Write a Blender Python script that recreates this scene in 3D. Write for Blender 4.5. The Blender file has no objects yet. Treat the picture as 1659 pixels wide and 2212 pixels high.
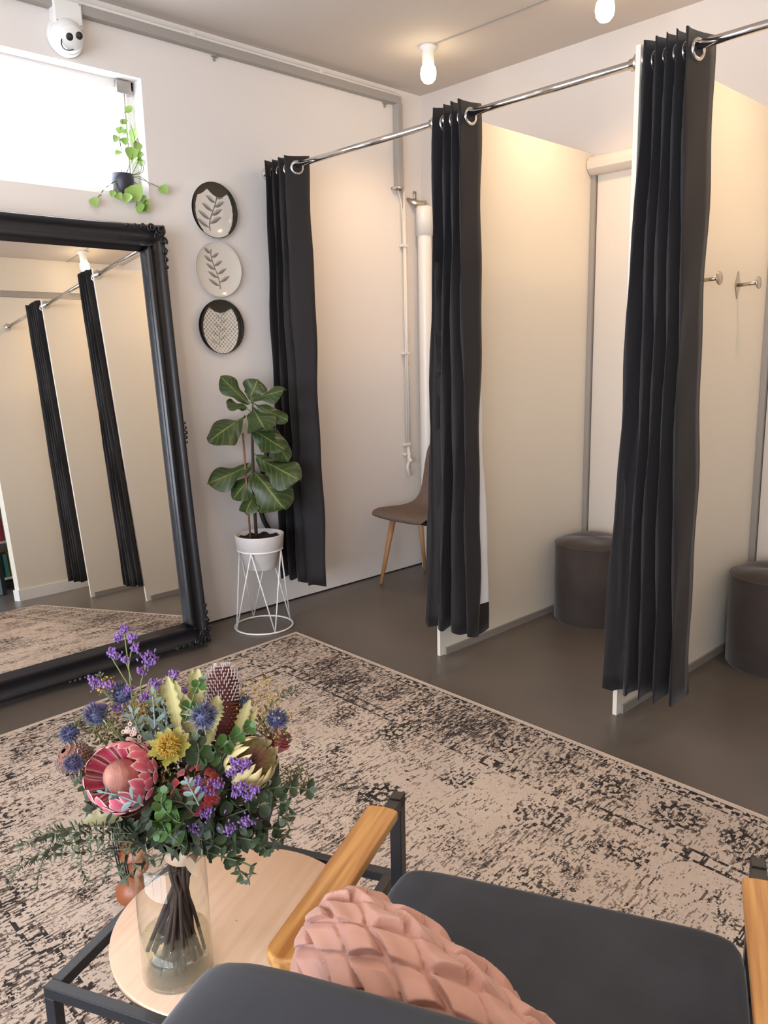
import bpy, math, random
import numpy as np
from mathutils import Vector, Matrix
random.seed(7); R = random.Random(11)
S = bpy.context.scene; COL = S.collection
pi = math.pi
# ---------------------------------------------------------------- camera, sky, exposure
CW, CH, CF = 1659, 2212, 1723.5
CP = Vector((3.5043, -3.7337, 1.35))
yaw, pitch, roll = 0.8063, -0.1938, -0.0224
cf = Vector((-math.sin(yaw)*math.cos(pitch), math.cos(yaw)*math.cos(pitch), math.sin(pitch)))
r0 = cf.cross(Vector((0, 0, 1))).normalized(); u0 = r0.cross(cf)
cr = math.cos(roll)*r0 + math.sin(roll)*u0; cu = -math.sin(roll)*r0 + math.cos(roll)*u0
cam = bpy.data.cameras.new('camera'); co = bpy.data.objects.new('camera', cam); COL.objects.link(co)
cam.sensor_fit = 'VERTICAL'; cam.sensor_height = 36; cam.lens = 36*CF/CH
cam.clip_start = .02
Mx = Matrix((cr, cu, -cf)).transposed().to_4x4(); Mx.translation = CP; co.matrix_world = Mx
S.camera = co
w = bpy.data.worlds.new('world'); S.world = w; w.use_nodes = True
bg = w.node_tree.nodes['Background']; bg.inputs[0].default_value = (.86, .92, 1, 1); bg.inputs[1].default_value = 12.0
S.view_settings.view_transform = 'Standard'; S.view_settings.look = 'None'
S.view_settings.exposure = 0.0; S.view_settings.gamma = 1
LAMP_W, ROOM_W = 25, 23
WARM = (1, .70, .42)

def ray(x, y): return (x-CW/2)/CF*cr - (y-CH/2)/CF*cu + cf
def at(x, y, ax, v):
    d = ray(x, y); t = (v-CP[ax])/d[ax]; return CP + t*d
def atd(x, y, dep): return CP + ray(x, y)*dep
def sv(a, b, c): return (a*cr + b*cu - c*cf).normalized()   # right, up, towards the viewer's side

# ---------------------------------------------------------------- materials
MATS = {}
def mat(name, col, rough=.6, metal=0, noise=0, nscale=8, col2=None, bump=0, bscale=60, sheen=0, coat=0, trans=0, ior=1.45, emit=0, spec=.5, stretch=None, grain=None):
    m = bpy.data.materials.new(name); m.use_nodes = True; t = m.node_tree; n = t.nodes; l = t.links
    b = n['Principled BSDF']; b.inputs['Base Color'].default_value = (*col, 1)
    b.inputs['Roughness'].default_value = rough; b.inputs['Metallic'].default_value = metal
    b.inputs['Specular IOR Level'].default_value = spec
    if sheen: b.inputs['Sheen Weight'].default_value = sheen; b.inputs['Sheen Roughness'].default_value = .4
    if coat: b.inputs['Coat Weight'].default_value = coat; b.inputs['Coat Roughness'].default_value = .08
    if trans: b.inputs['Transmission Weight'].default_value = trans; b.inputs['IOR'].default_value = ior
    if emit: b.inputs['Emission Color'].default_value = (*col, 1); b.inputs['Emission Strength'].default_value = emit
    if col2 or bump:
        tc = n.new('ShaderNodeTexCoord'); mp = n.new('ShaderNodeMapping'); l.new(tc.outputs['Object'], mp.inputs[0])
        if stretch: mp.inputs['Scale'].default_value = stretch
        if grain: mp.vector_type = 'TEXTURE'; mp.inputs['Rotation'].default_value = (0, 0, math.radians(25)); mp.inputs['Scale'].default_value = grain
    if col2:
        ns = n.new('ShaderNodeTexNoise'); ns.inputs['Scale'].default_value = nscale; ns.inputs['Detail'].default_value = 6
        l.new(mp.outputs[0], ns.inputs['Vector'])
        rp = n.new('ShaderNodeValToRGB'); rp.color_ramp.elements[0].position = .5-noise; rp.color_ramp.elements[1].position = .5+noise
        rp.color_ramp.elements[0].color = (*col, 1); rp.color_ramp.elements[1].color = (*col2, 1)
        l.new(ns.outputs['Fac'], rp.inputs[0]); l.new(rp.outputs[0], b.inputs['Base Color'])
    if bump:
        nb = n.new('ShaderNodeTexNoise'); nb.inputs['Scale'].default_value = bscale; nb.inputs['Detail'].default_value = 3
        l.new(mp.outputs[0], nb.inputs['Vector'])
        bp = n.new('ShaderNodeBump'); bp.inputs['Strength'].default_value = bump; bp.inputs['Distance'].default_value = .004
        l.new(nb.outputs['Fac'], bp.inputs['Height']); l.new(bp.outputs[0], b.inputs['Normal'])
    MATS[name] = m; return m
def uvramp(name, stops, axis='U', rough=.5, veins=0, vcol=(.5, .6, .3), sheen=0, base_noise=0, fold=True):
    """colour running across (|U-.5|*2) or along (V) a leaf or petal; optional vein lines"""
    m = mat(name, (1, 1, 1), rough, sheen=sheen); t = m.node_tree; n = t.nodes; l = t.links; b = n['Principled BSDF']
    tc = n.new('ShaderNodeTexCoord'); sp = n.new('ShaderNodeSeparateXYZ'); l.new(tc.outputs['UV'], sp.inputs[0])
    def mth(op, a, b_=None):
        q = n.new('ShaderNodeMath'); q.operation = op
        for i, s in enumerate((a, b_)):
            if s is None: continue
            if isinstance(s, (int, float)): q.inputs[i].default_value = s
            else: l.new(s, q.inputs[i])
        return q.outputs[0]
    au = mth('MULTIPLY', mth('ABSOLUTE', mth('SUBTRACT', sp.outputs[0], .5)), 2)
    src = au if axis == 'U' else sp.outputs[1]
    if axis == 'E': src = mth('MAXIMUM', au, mth('POWER', sp.outputs[1], 5))
    if base_noise:
        ns = n.new('ShaderNodeTexNoise'); ns.inputs['Scale'].default_value = 30; l.new(tc.outputs['Object'], ns.inputs['Vector'])
        src = mth('ADD', src, mth('MULTIPLY', mth('SUBTRACT', ns.outputs['Fac'], .5), base_noise))
    rp = n.new('ShaderNodeValToRGB'); e = rp.color_ramp.elements
    while len(e) < len(stops): e.new(.5)
    for q, (p_, c) in zip(e, stops): q.position = p_; q.color = (*c, 1)
    l.new(src, rp.inputs[0]); out = rp.outputs[0]
    if veins:
        k = mth('FRACT', mth('MULTIPLY', mth('SUBTRACT', sp.outputs[1], mth('MULTIPLY', au, .28)), veins))
        v1 = mth('LESS_THAN', k, .1); v2 = mth('LESS_THAN', au, .05); vv = mth('MAXIMUM', mth('MULTIPLY', v1, .55), v2)
        mx = n.new('ShaderNodeMixRGB'); l.new(vv, mx.inputs[0]); l.new(out, mx.inputs[1]); mx.inputs[2].default_value = (*vcol, 1); out = mx.outputs[0]
        bp = n.new('ShaderNodeBump'); bp.inputs['Strength'].default_value = .5; bp.inputs['Distance'].default_value = .002; bp.invert = True
        l.new(vv, bp.inputs['Height']); l.new(bp.outputs[0], b.inputs['Normal'])
    l.new(out, b.inputs['Base Color']); return m

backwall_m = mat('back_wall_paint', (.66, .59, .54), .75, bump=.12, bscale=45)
blind_m = mat('blind_fabric', (.70, .62, .54), .7)
wall_m = mat('white_paint', (.79, .735, .695), .75, bump=.12, bscale=45)
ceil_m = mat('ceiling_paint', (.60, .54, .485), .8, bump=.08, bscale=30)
panel_m = mat('melamine_panel', (.78, .715, .61), .45, bump=.03, bscale=200)
floor_m = mat('polished_concrete', (.100, .084, .072), .34, noise=.22, nscale=2.2, col2=(.135, .112, .096), bump=.05, bscale=90, spec=.5)
alu_m = mat('grey_aluminium', (.36, .33, .30), .4, metal=.3)
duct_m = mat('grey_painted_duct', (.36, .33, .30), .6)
white_m = mat('white_plastic', (.80, .78, .75), .4)
pvc_m = mat('white_pipe', (.78, .73, .67), .35)
chrome_m = mat('chrome', (.75, .72, .70), .12, metal=1)
nickel_m = mat('satin_nickel', (.55, .50, .44), .3, metal=1)
blackm = mat('black_steel', (.012, .013, .016), .38, spec=.5)
curtain_m = mat('charcoal_curtain_cloth', (.0115, .0085, .0095), .78, bump=.1, bscale=500, sheen=.12)
lining_m = mat('white_lining', (.78, .78, .82), .7)
oak_m = mat('golden_oak', (.36, .15, .038), .36, noise=.16, nscale=5, col2=(.62, .33, .11), grain=(.07, 1.3, .07), bump=.05)
ply_m = mat('pale_birch', (.60, .40, .26), .45, noise=.25, nscale=5, col2=(.70, .50, .37), grain=(.06, 1.2, .06))
beech_m = mat('beech_leg', (.42, .20, .08), .5, noise=.2, nscale=6, col2=(.5, .26, .11), stretch=(5, 5, 1))
velvet_m = mat('charcoal_blue_velvet', (.015, .018, .027), .8, noise=.2, nscale=6, col2=(.030, .034, .049), sheen=.22, bump=.15, bscale=25)
pink_m = mat('pink_velvet', (.50, .26, .20), .6, noise=.25, nscale=14, col2=(.58, .32, .255), sheen=.3)
ott_m = mat('taupe_velvet', (.034, .023, .019), .85, noise=.2, nscale=9, col2=(.050, .035, .028), sheen=.25)
fab_m = mat('taupe_chair_fabric', (.13, .085, .068), .85, noise=.2, nscale=40, col2=(.16, .11, .088), bump=.3, bscale=400)
frame_m = mat('black_lacquer_frame', (.010, .010, .013), .33, bump=.2, bscale=30, coat=.2)
mirror_m = mat('mirror_silver', (.93, .92, .90), .0, metal=1)
pot_m = mat('marbled_white_ceramic', (.74, .70, .68), .35, noise=.03, nscale=5, col2=(.66, .62, .60))
soil_m = mat('dark_soil', (.02, .012, .008), .95, bump=1, bscale=120)
darkpot_m = mat('dark_pot', (.025, .025, .04), .4)
bark_m = mat('brown_stem', (.040, .021, .013), .8)
stake_m = mat('bamboo_stake', (.22, .09, .05), .7)
gstem_m = mat('green_stem', (.16, .18, .06), .7)
rubber_m = mat('black_rubber', (.015, .015, .018), .5)
raffia_m = mat('raffia_ribbon', (.62, .44, .30), .7)
orangewood_m = mat('orange_stained_wood', (.27, .08, .028), .4)
fig_m = uvramp('fig_leaf', [(0, (.040, .066, .017)), (.7, (.023, .047, .013)), (1, (.042, .056, .013))], 'U', .42, veins=7, vcol=(.16, .20, .06), base_noise=.5)
poth_m = uvramp('pothos_leaf', [(0, (.20, .34, .06)), (1, (.26, .38, .08))], 'U', .4)
euc_m = uvramp('round_eucalyptus_leaf', [(0, (.040, .062, .028)), (.8, (.050, .075, .036)), (1, (.085, .10, .05))], 'U', .5, base_noise=.6)
eucg_m = uvramp('bright_eucalyptus_leaf', [(0, (.05, .125, .018)), (1, (.07, .13, .04))], 'U', .45, base_noise=.6)
blueleaf_m = uvramp('blue_grey_leaf', [(0, (.12, .18, .17)), (1, (.17, .23, .21))], 'U', .55, base_noise=.4)
dark_m = uvramp('dark_green_leaf', [(0, (.018, .030, .012)), (1, (.032, .042, .018))], 'U', .6, base_noise=.6)
cream_m = uvramp('cream_banksia_leaf', [(0, (.42, .37, .15)), (.15, (.50, .44, .20)), (1, (.36, .32, .13))], 'U', .5, base_noise=.4)
pale_m = uvramp('pale_cream_leaf', [(0, (.62, .60, .36)), (1, (.50, .48, .24))], 'U', .45)
pinkpet_m = uvramp('pink_protea_petal', [(0, (.62, .07, .14)), (.62, (.70, .13, .20)), (.80, (.75, .32, .33)), (.92, (.9, .72, .66))], 'E', .5, sheen=.2)
redpet_m = uvramp('red_protea_petal', [(0, (.30, .012, .018)), (.75, (.36, .03, .028)), (1, (.58, .22, .17))], 'E', .5, sheen=.2)
yelpet_m = uvramp('straw_protea_petal', [(0, (.22, .13, .04)), (.35, (.46, .35, .13)), (1, (.62, .50, .26))], 'V', .5)
dome_m = mat('protea_dome', (.34, .14, .11), .8, noise=.2, nscale=60, col2=(.52, .26, .19), bump=.5, bscale=150, stretch=(1, 1, .3))
reddome_m = mat('red_protea_centre', (.42, .12, .08), .8, noise=.2, nscale=90, col2=(.55, .24, .16), bump=.8, bscale=200)
hair_m = mat('protea_fluff', (.24, .10, .07), .9)
banksia_m = mat('banksia_burgundy', (.10, .018, .022), .7)
btip_m = mat('banksia_silver_tip', (.62, .54, .52), .7)
borange_m = mat('banksia_orange', (.28, .09, .022), .7)
silver_m = mat('silver_banksia', (.34, .26, .22), .8)
yel_m = mat('yellow_dryandra', (.44, .27, .035), .7)
yleaf_m = uvramp('yellow_serrated_leaf', [(0, (.27, .24, .05)), (1, (.34, .29, .06))], 'U', .55)
thistle_m = mat('blue_thistle', (.075, .08, .16), .7)
thistleg_m = mat('grey_thistle_bract', (.30, .34, .28), .6)
purple_m = mat('purple_statice', (.15, .065, .25), .75, noise=.1, nscale=200, col2=(.25, .14, .37))
ricef_m = mat('tiny_pink_white_flowers', (.62, .44, .38), .8)
moss_m = mat('olive_seed_cluster', (.13, .11, .03), .85)
gold_m = mat('golden_filler', (.42, .26, .07), .7)
brownleaf_m = uvramp('brown_protea_bract', [(0, (.06, .022, .016)), (1, (.10, .035, .02))], 'U', .5)
bulb_m = mat('lamp_glow', (1, .80, .52), .5, emit=22)
bulboff_m = mat('lamp_white', (.85, .80, .72), .3)

def thin_glass(name, tint, edge=.5, light_tint=None):
    m = bpy.data.materials.new(name); m.use_nodes = True; t = m.node_tree; t.nodes.clear(); N = t.nodes.new; l = t.links
    o = N('ShaderNodeOutputMaterial'); mx = N('ShaderNodeMixShader'); tr = N('ShaderNodeBsdfTransparent'); g = N('ShaderNodeBsdfGlossy')
    lw_ = N('ShaderNodeLayerWeight'); lw_.inputs[0].default_value = .5
    p1 = N('ShaderNodeMath'); p1.operation = 'POWER'; p1.inputs[1].default_value = 3.5
    p2 = N('ShaderNodeMath'); p2.operation = 'MULTIPLY_ADD'; p2.inputs[1].default_value = edge; p2.inputs[2].default_value = .035
    l.new(lw_.outputs['Facing'], p1.inputs[0]); l.new(p1.outputs[0], p2.inputs[0]); l.new(p2.outputs[0], mx.inputs[0])
    tr.inputs[0].default_value = (*tint, 1); g.inputs['Roughness'].default_value = 0
    src = tr.outputs[0]
    if light_tint:
        df = N('ShaderNodeBsdfTranslucent'); d2 = N('ShaderNodeBsdfDiffuse'); a1 = N('ShaderNodeMixShader'); a2 = N('ShaderNodeMixShader')
        df.inputs[0].default_value = (*light_tint, 1); d2.inputs[0].default_value = (*light_tint, 1); a1.inputs[0].default_value = .5; a2.inputs[0].default_value = .16
        l.new(df.outputs[0], a1.inputs[1]); l.new(d2.outputs[0], a1.inputs[2]); l.new(tr.outputs[0], a2.inputs[1]); l.new(a1.outputs[0], a2.inputs[2]); src = a2.outputs[0]
    l.new(src, mx.inputs[1]); l.new(g.outputs[0], mx.inputs[2]); l.new(mx.outputs[0], o.inputs[0]); return m
pane_m = thin_glass('window_glass', (.97, .98, 1))
glass_m = thin_glass('clear_vase_glass', (.95, .965, .955), .8)
rim_m = thin_glass('glass_rim', (.80, .84, .82), .9)
water_m = thin_glass('light_tinted_water', (.98, .96, .86), .2, light_tint=(.95, .88, .66))  # pale diffuse share stands in for light refracting in the water

# ---------------------------------------------------------------- mesh helpers
def basis(d):
    d = Vector(d).normalized(); a = Vector((0, 0, 1)) if abs(d.z) < .95 else Vector((1, 0, 0))
    x = a.cross(d).normalized(); return x, d.cross(x), d
class MB:
    def __init__(s): s.v = []; s.f = []; s.uv = []
    def add(s, vs, fs, uvs=None):
        o = len(s.v); s.v += [tuple(p) for p in vs]; s.f += [tuple(i+o for i in f) for f in fs]
        s.uv += list(uvs) if uvs else [(0, 0)]*len(vs); return s
    def box(s, a, b, M=None):
        (x0, y0, z0), (x1, y1, z1) = a, b
        vs = [Vector((x, y, z)) for z in (z0, z1) for y in (y0, y1) for x in (x0, x1)]
        if M: vs = [M @ v for v in vs]
        return s.add(vs, [(0, 2, 3, 1), (4, 5, 7, 6), (0, 1, 5, 4), (2, 6, 7, 3), (0, 4, 6, 2), (1, 3, 7, 5)])
    def tube(s, pts, r, n=8, cap=True, closed=False):
        pts = [Vector(p) for p in pts]; m = len(pts); rr = r if isinstance(r, (list, tuple)) else [r]*m
        vs = []; px = None
        for i, p in enumerate(pts):
            if closed: d = pts[(i+1) % m]-pts[i-1]
            else: d = pts[min(i+1, m-1)]-pts[max(i-1, 0)]
            if d.length < 1e-9: d = Vector((0, 0, 1))
            d.normalize()
            if px is None: px = basis(d)[0]
            x = px - d*px.dot(d)
            x = x.normalized() if x.length > 1e-6 else basis(d)[0]
            px = x; y = d.cross(x)
            for k in range(n):
                a = 2*pi*k/n; vs.append(p + rr[i]*(math.cos(a)*x+math.sin(a)*y))
        fs = []
        for i in range(m if closed else m-1):
            for k in range(n):
                j = (i+1) % m; fs.append((i*n+k, i*n+(k+1) % n, j*n+(k+1) % n, j*n+k))
        if cap and not closed: fs += [tuple(range(n))[::-1], tuple(range((m-1)*n, m*n))]
        return s.add(vs, fs)
    def lathe(s, prof, c=(0, 0, 0), axis=(0, 0, 1), n=32, cap=False):
        x, y, z = basis(axis); c = Vector(c); vs = []; m = len(prof); uvs = []
        for i, (r, h) in enumerate(prof):
            for k in range(n):
                a = 2*pi*k/n; vs.append(c+z*h+r*(math.cos(a)*x+math.sin(a)*y)); uvs.append((k/n, i/max(1, m-1)))
        fs = [(i*n+k, i*n+(k+1) % n, (i+1)*n+(k+1) % n, (i+1)*n+k) for i in range(m-1) for k in range(n)]
        if cap: fs += [tuple(range(n))[::-1], tuple(range((m-1)*n, m*n))]
        return s.add(vs, fs, uvs)
    def ball(s, c, r, n=10, m=6, axis=(0, 0, 1), k=1):
        prof = [(max(r*math.sin(pi*i/m), r*.001), -k*r*math.cos(pi*i/m)) for i in range(m+1)]
        return s.lathe(prof, c, axis, n)
    def ring(s, c, R_, r, axis=(0, 0, 1), n=28, k=8):
        x, y, z = basis(axis); c = Vector(c)
        return s.tube([c+R_*(math.cos(2*pi*i/n)*x+math.sin(2*pi*i/n)*y) for i in range(n)], r, k, closed=True)
    def grid(s, fn, nu, nv):
        vs = []; uvs = []
        for j in range(nv+1):
            for i in range(nu+1):
                vs.append(fn(i/nu, j/nv)); uvs.append((i/nu, j/nv))
        fs = [(j*(nu+1)+i, j*(nu+1)+i+1, (j+1)*(nu+1)+i+1, (j+1)*(nu+1)+i) for j in range(nv) for i in range(nu)]
        return s.add(vs, fs, uvs)
    def leaf(s, p0, p1, n, wd, bend=0, cup=0, kind='ov', nu=4, nv=7, wav=0, teeth=0, ph=0):
        p0 = Vector(p0); p1 = Vector(p1); d = p1-p0; L = d.length
        if L < 1e-6: return s
        d /= L; n = Vector(n); n = n-d*n.dot(d)
        n = n.normalized() if n.length > 1e-5 else basis(d)[0]
        sd = d.cross(n)
        def fn(u, v):
            q = u*2-1
            if kind == 'ov': wv = math.sin(pi*min(1, max(0, v)))**.75
            elif kind == 'ob': wv = (.12+.88*math.sin(pi*min(1, v**1.5*.97+.015))**.8) * (1 if v < .999 else .3)
            elif kind == 'fid': wv = max(.03, math.sin(pi*v**1.45)**.62*(1-.22*math.exp(-((v-.42)/.12)**2)))
            elif kind == 'rd': wv = math.sin(pi*v)**.5
            elif kind == 'pet': wv = (.35+.65*min(1, v*1.8))*(1-max(0, (v-.62)/.38)**2.2)
            elif kind == 'heart': wv = math.sin(pi*min(1, v**.6))**.7
            else: wv = (1-v)*.9+.1
            if teeth: wv *= .66+.46*abs(((v*teeth) % 1)-.5)*2
            t = q*wv*wd/2
            z = bend*L*math.sin(pi*v*.5)*v + cup*wd*q*q*wv + wav*wd*math.sin(v*9+ph+q*1.5)*abs(q)
            return p0+d*(L*v*(1-.25*abs(bend)*v))+sd*t+n*z
        return s.grid(fn, nu, nv)
    def build(s, name, m, parent=None, smooth=True, solid=0, bevel=0, subd=0, **tags):
        me = bpy.data.meshes.new(name); me.from_pydata(s.v, [], s.f); me.update()
        uvl = me.uv_layers.new(name='UVMap'); idx = np.zeros(len(me.loops), dtype=np.int32); me.loops.foreach_get('vertex_index', idx)
        uvl.data.foreach_set('uv', np.array(s.uv, dtype=np.float32)[idx].ravel())
        if smooth: me.polygons.foreach_set('use_smooth', [True]*len(me.polygons))
        me.materials.append(m); o = bpy.data.objects.new(name, me); COL.objects.link(o)
        if bevel:
            b = o.modifiers.new('b', 'BEVEL'); b.width = bevel; b.segments = 3; b.limit_method = 'ANGLE'
        if subd: q = o.modifiers.new('s', 'SUBSURF'); q.levels = subd; q.render_levels = subd
        if solid: q = o.modifiers.new('t', 'SOLIDIFY'); q.thickness = solid; q.offset = 0
        if parent: par(o, parent)
        for k, v in tags.items(): o[k] = v
        return o
def world_of(o):
    M = o.matrix_basis.copy()
    if o.parent: M = world_of(o.parent) @ o.matrix_parent_inverse @ M
    return M
def par(o, p): o.parent = p; o.matrix_parent_inverse = world_of(p).inverted()
def thing(name, loc, label, cat, group=None, rz=0):
    o = bpy.data.objects.new(name, None); COL.objects.link(o); o.location = loc; o.rotation_euler = (0, 0, rz); o.empty_display_size = .05
    o['label'] = label; o['category'] = cat
    if group: o['group'] = group
    return o
def struct(name, mb, m, label, cat, smooth=False, **k):
    return mb.build(name, m, smooth=smooth, kind='structure', label=label, category=cat, **k)
def lerp(a, b, t): return a+(b-a)*t

# ---------------------------------------------------------------- room shell
XP = [1.19, 2.08, 2.97]; XE = 3.765; YF = -1.18; ZT = 2.313; ZC = 2.852; RODZ = 2.268; RODY = -1.15
WY0, WY1, WZ0, WZ1 = -3.5, -1.812, 2.075, 2.582
RX = 6.6; FY = -6.6
struct('floor', MB().box((-.15, FY-.15, -.1), (RX+.15, .15, 0)), floor_m, 'polished dark grey-brown concrete floor', 'floor')
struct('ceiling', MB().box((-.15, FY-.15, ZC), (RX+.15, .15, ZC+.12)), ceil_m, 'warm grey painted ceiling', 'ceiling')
b = MB(); T = -.14
b.box((T, FY, 0), (0, 0, WZ0)); b.box((T, FY, WZ1), (0, 0, ZC)); b.box((T, WY1, WZ0), (0, 0, WZ1)); b.box((T, FY, WZ0), (0, WY0, WZ1))
struct('wall_left', b, wall_m, 'white painted wall with high window, plates and mirror', 'wall')
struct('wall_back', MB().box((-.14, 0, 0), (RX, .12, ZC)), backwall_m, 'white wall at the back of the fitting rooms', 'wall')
struct('wall_right', MB().box((XE, -1.42, 0), (XE+.1, 0, 2.52)).box((XE, -1.40, 2.575), (XE+.1, 0, ZC)).box((XE+.01, -1.39, 2.52), (XE+.09, 0, 2.575)), panel_m, 'end wall of the fitting rooms seen in the mirror', 'wall')
struct('trim_1', MB().box((XE-.004, -1.405, 2.522), (XE+.0, 0, 2.57)), duct_m, 'grey strip across the top of the fitting room end wall', 'trim')
struct('baseboard_right', MB().box((XE-.012, -1.432, 0), (XE+.112, 0, .09)), white_m, 'white baseboard of the fitting room end wall', 'baseboard')
struct('wall_east', MB().box((RX, FY, 0), (RX+.12, .12, ZC)), wall_m, 'far side wall of the shop', 'wall')
b = MB().box((-.14, FY-.12, 0), (1.2, FY, ZC)).box((1.2, FY-.12, 2.5), (RX-.3, FY, ZC)).box((1.2, FY-.12, 0), (RX-.3, FY, .25)).box((RX-.3, FY-.12, 0), (RX, FY, ZC))
struct('wall_front', b, wall_m, 'shop front wall around the large display window', 'wall')
b = MB()
for x0, x1 in ((1.2, 1.26), (2.95, 3.01), (4.65, 4.71), (RX-.36, RX-.3)): b.box((x0, FY-.09, .25), (x1, FY-.03, 2.5))
b.box((1.2, FY-.09, .25), (RX-.3, FY-.03, .31)); b.box((1.2, FY-.09, 2.44), (RX-.3, FY-.03, 2.5))
wf = struct('window_2', b, alu_m, 'large shop front window behind the viewer', 'window')
MB().box((1.26, FY-.065, .31), (RX-.36, FY-.06, 2.44)).build('pane', pane_m, wf, smooth=False)
# ceiling joint
struct('trim_2', MB().box((.60, -.546, ZC-.004), (XE, -.534, ZC)), duct_m, 'thin dark joint line in the ceiling above the cubicles', 'trim')
struct('trim_3', MB().box((3.36, -2.2, ZC-.05), (3.765, -1.42, ZC)), wall_m, 'shallow ceiling step by the fitting room end wall', 'trim')
struct('trim_4', MB().box((0, -1.9, 0), (.004, -.001, .007)), blackm, 'dark gap line where the left wall meets the floor', 'trim')
# high window
b = MB(); wx = -.10
b.box((wx-.02, WY1-.035, WZ0), (wx+.02, WY1, WZ1)); b.box((wx-.02, WY0, WZ0), (wx+.02, WY0+.035, WZ1))
b.box((wx-.02, WY0, WZ1-.035), (wx+.02, WY1, WZ1)); b.box((wx-.02, WY0, WZ0), (wx+.02, WY1, WZ0+.03)); b.box((wx-.02, -2.66, WZ0), (wx+.02, -2.62, WZ1))
wn = struct('window_1', b, white_m, 'high white-bright window in the left wall', 'window')  # white frame colour stands in for glare over grey aluminium
MB().box((wx-.003, WY0+.03, WZ0+.03), (wx+.003, WY1-.03, WZ1-.03)).build('pane', pane_m, wn, smooth=False)
MB().box((wx+.02, WY1-.09, WZ1-.06), (wx+.045, WY1-.02, WZ1-.005)).tube([(wx+.03, WY1-.05, WZ1-.05), (wx+.03, WY1-.05, WZ0+.03)], .004).build('catch_rod', alu_m, wn, bevel=.006)
def light(name, kind, loc, e, col=(1, 1, 1), **k):
    L = bpy.data.lights.new(name, kind); o = bpy.data.objects.new(name, L); COL.objects.link(o); o.location = loc; L.energy = e; L.color = col
    for a, v in k.items(): setattr(L, a, v)
    return o
a = light('daylight_front', 'AREA', ((1.2+RX-.3)/2, FY-.02, 1.4), 1, shape='RECTANGLE', size=RX-1.5, size_y=2.25); a.rotation_euler = (pi/2, 0, 0); a.data.cycles.is_portal = True
a = light('daylight_high', 'AREA', (-.13, (WY0+WY1)/2, (WZ0+WZ1)/2), 1, shape='RECTANGLE', size=.5, size_y=WY1-WY0); a.rotation_euler = (0, -pi/2, 0); a.data.cycles.is_portal = True

# ---------------------------------------------------------------- partitions, rods, blinds, hooks
PN = ['white fitting room partition behind the middle curtain', 'white fitting room partition behind the nearest curtain', 'white fitting room partition seen only in the mirror']
for i, x in enumerate(XP):
    t = thing('fitting_room_partition', (x-.008, YF/2, 0), PN[i], 'partition', 'fitting room partitions')
    MB().box((x-.018, YF, .0), (x, -.001, ZT)).build('panel', panel_m, t, smooth=False, bevel=.0015)
    MB().box((x, YF+.03, 0), (x+.01, -.001, .034)).box((x-.028, YF+.03, 0), (x-.018, -.001, .034)).build('base_channel', alu_m, t, smooth=False)
RN = ['chrome curtain rod from the plate wall to the middle curtain', 'chrome curtain rod between the middle and nearest curtains', 'chrome curtain rod running out of frame past the nearest curtain', 'chrome curtain rod ending at the far wall in the mirror']
xs = [0]+XP+[XE]
for i in range(4):
    xa = xs[i]+.001; xb = xs[i+1]-(.019 if i < 3 else .001)
    t = thing('curtain_rod', (xa, RODY, RODZ), RN[i], 'curtain rod', 'curtain rods of the fitting rooms')
    MB().tube([(xa+.01, RODY, RODZ), (xb-.01, RODY, RODZ)], .0135, 16).build('rod', chrome_m, t)
    for xe, sg in ((xa, 1), (xb, -1)):
        MB().lathe([(.001, 0), (.03, 0), (.031, .006), (.022, .014), (.02, .03), (.0135, .034)], (xe, RODY, RODZ), (sg, 0, 0), 20).build('flange', chrome_m, t)
for i in (0, 1, 2):
    x = XP[i]; t = thing('roller_blind', (x+.45, -.03, 2.2), ['white roller blind in the cubicle behind the nearest curtain', 'white roller blind in the rightmost cubicle, only its grey edge channel in view', 'white roller blind in the hidden end cubicle'][i], 'blind', 'roller blinds on the back wall')
    xr = (XP[i+1] if i < 2 else XE)-.03
    prof = [(-.001, 2.295), (-.03, 2.297), (-.062, 2.288), (-.078, 2.262), (-.074, 2.232), (-.052, 2.212), (-.03, 2.207), (-.001, 2.207)]
    b = MB(); n = len(prof); vs = [(X, y, z) for X in (x+.004, xr) for y, z in prof]
    b.add(vs, [(k, (k+1) % n, n+(k+1) % n, n+k) for k in range(n)]+[tuple(range(n))[::-1], tuple(range(n, 2*n))])
    b.build('cassette', blind_m, t, bevel=.002)
    MB().box((x+.001, -.03, .0), (x+.026, -.001, 2.207)).build('side_channel', alu_m, t, smooth=False)
    MB().box((x+.03, -.012, .02), (xr, -.008, 2.207)).build('fabric', blind_m, t, smooth=False)
for y, z, lb in ((-.70, 1.60, 'diamond-plate coat hook half hidden behind the nearest curtain'), (-.335, 1.60, 'diamond-plate coat hook on the partition at the right edge')):
    x = XP[1]; t = thing('coat_hook', (x, y, z), lb, 'hook', 'coat hooks on the partition')
    MB().add([(x+dx, y+dy, z+dz) for dx in (0.001, .005) for dy, dz in ((0, .055), (.024, 0), (0, -.055), (-.024, 0))], [(0, 1, 2, 3), (7, 6, 5, 4), (0, 4, 5, 1), (1, 5, 6, 2), (2, 6, 7, 3), (3, 7, 4, 0)]).build('back_plate', nickel_m, t, smooth=False)
    MB().tube([(x+.004, y, z), (x+.085, y, z+.004)], .0075, 12).build('peg', nickel_m, t)
    MB().lathe([(.001, 0), (.024, 0), (.026, .003), (.024, .006), (.001, .007)], (x+.083, y, z+.004), (1, 0, .05), 24).build('knob', nickel_m, t)

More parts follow.
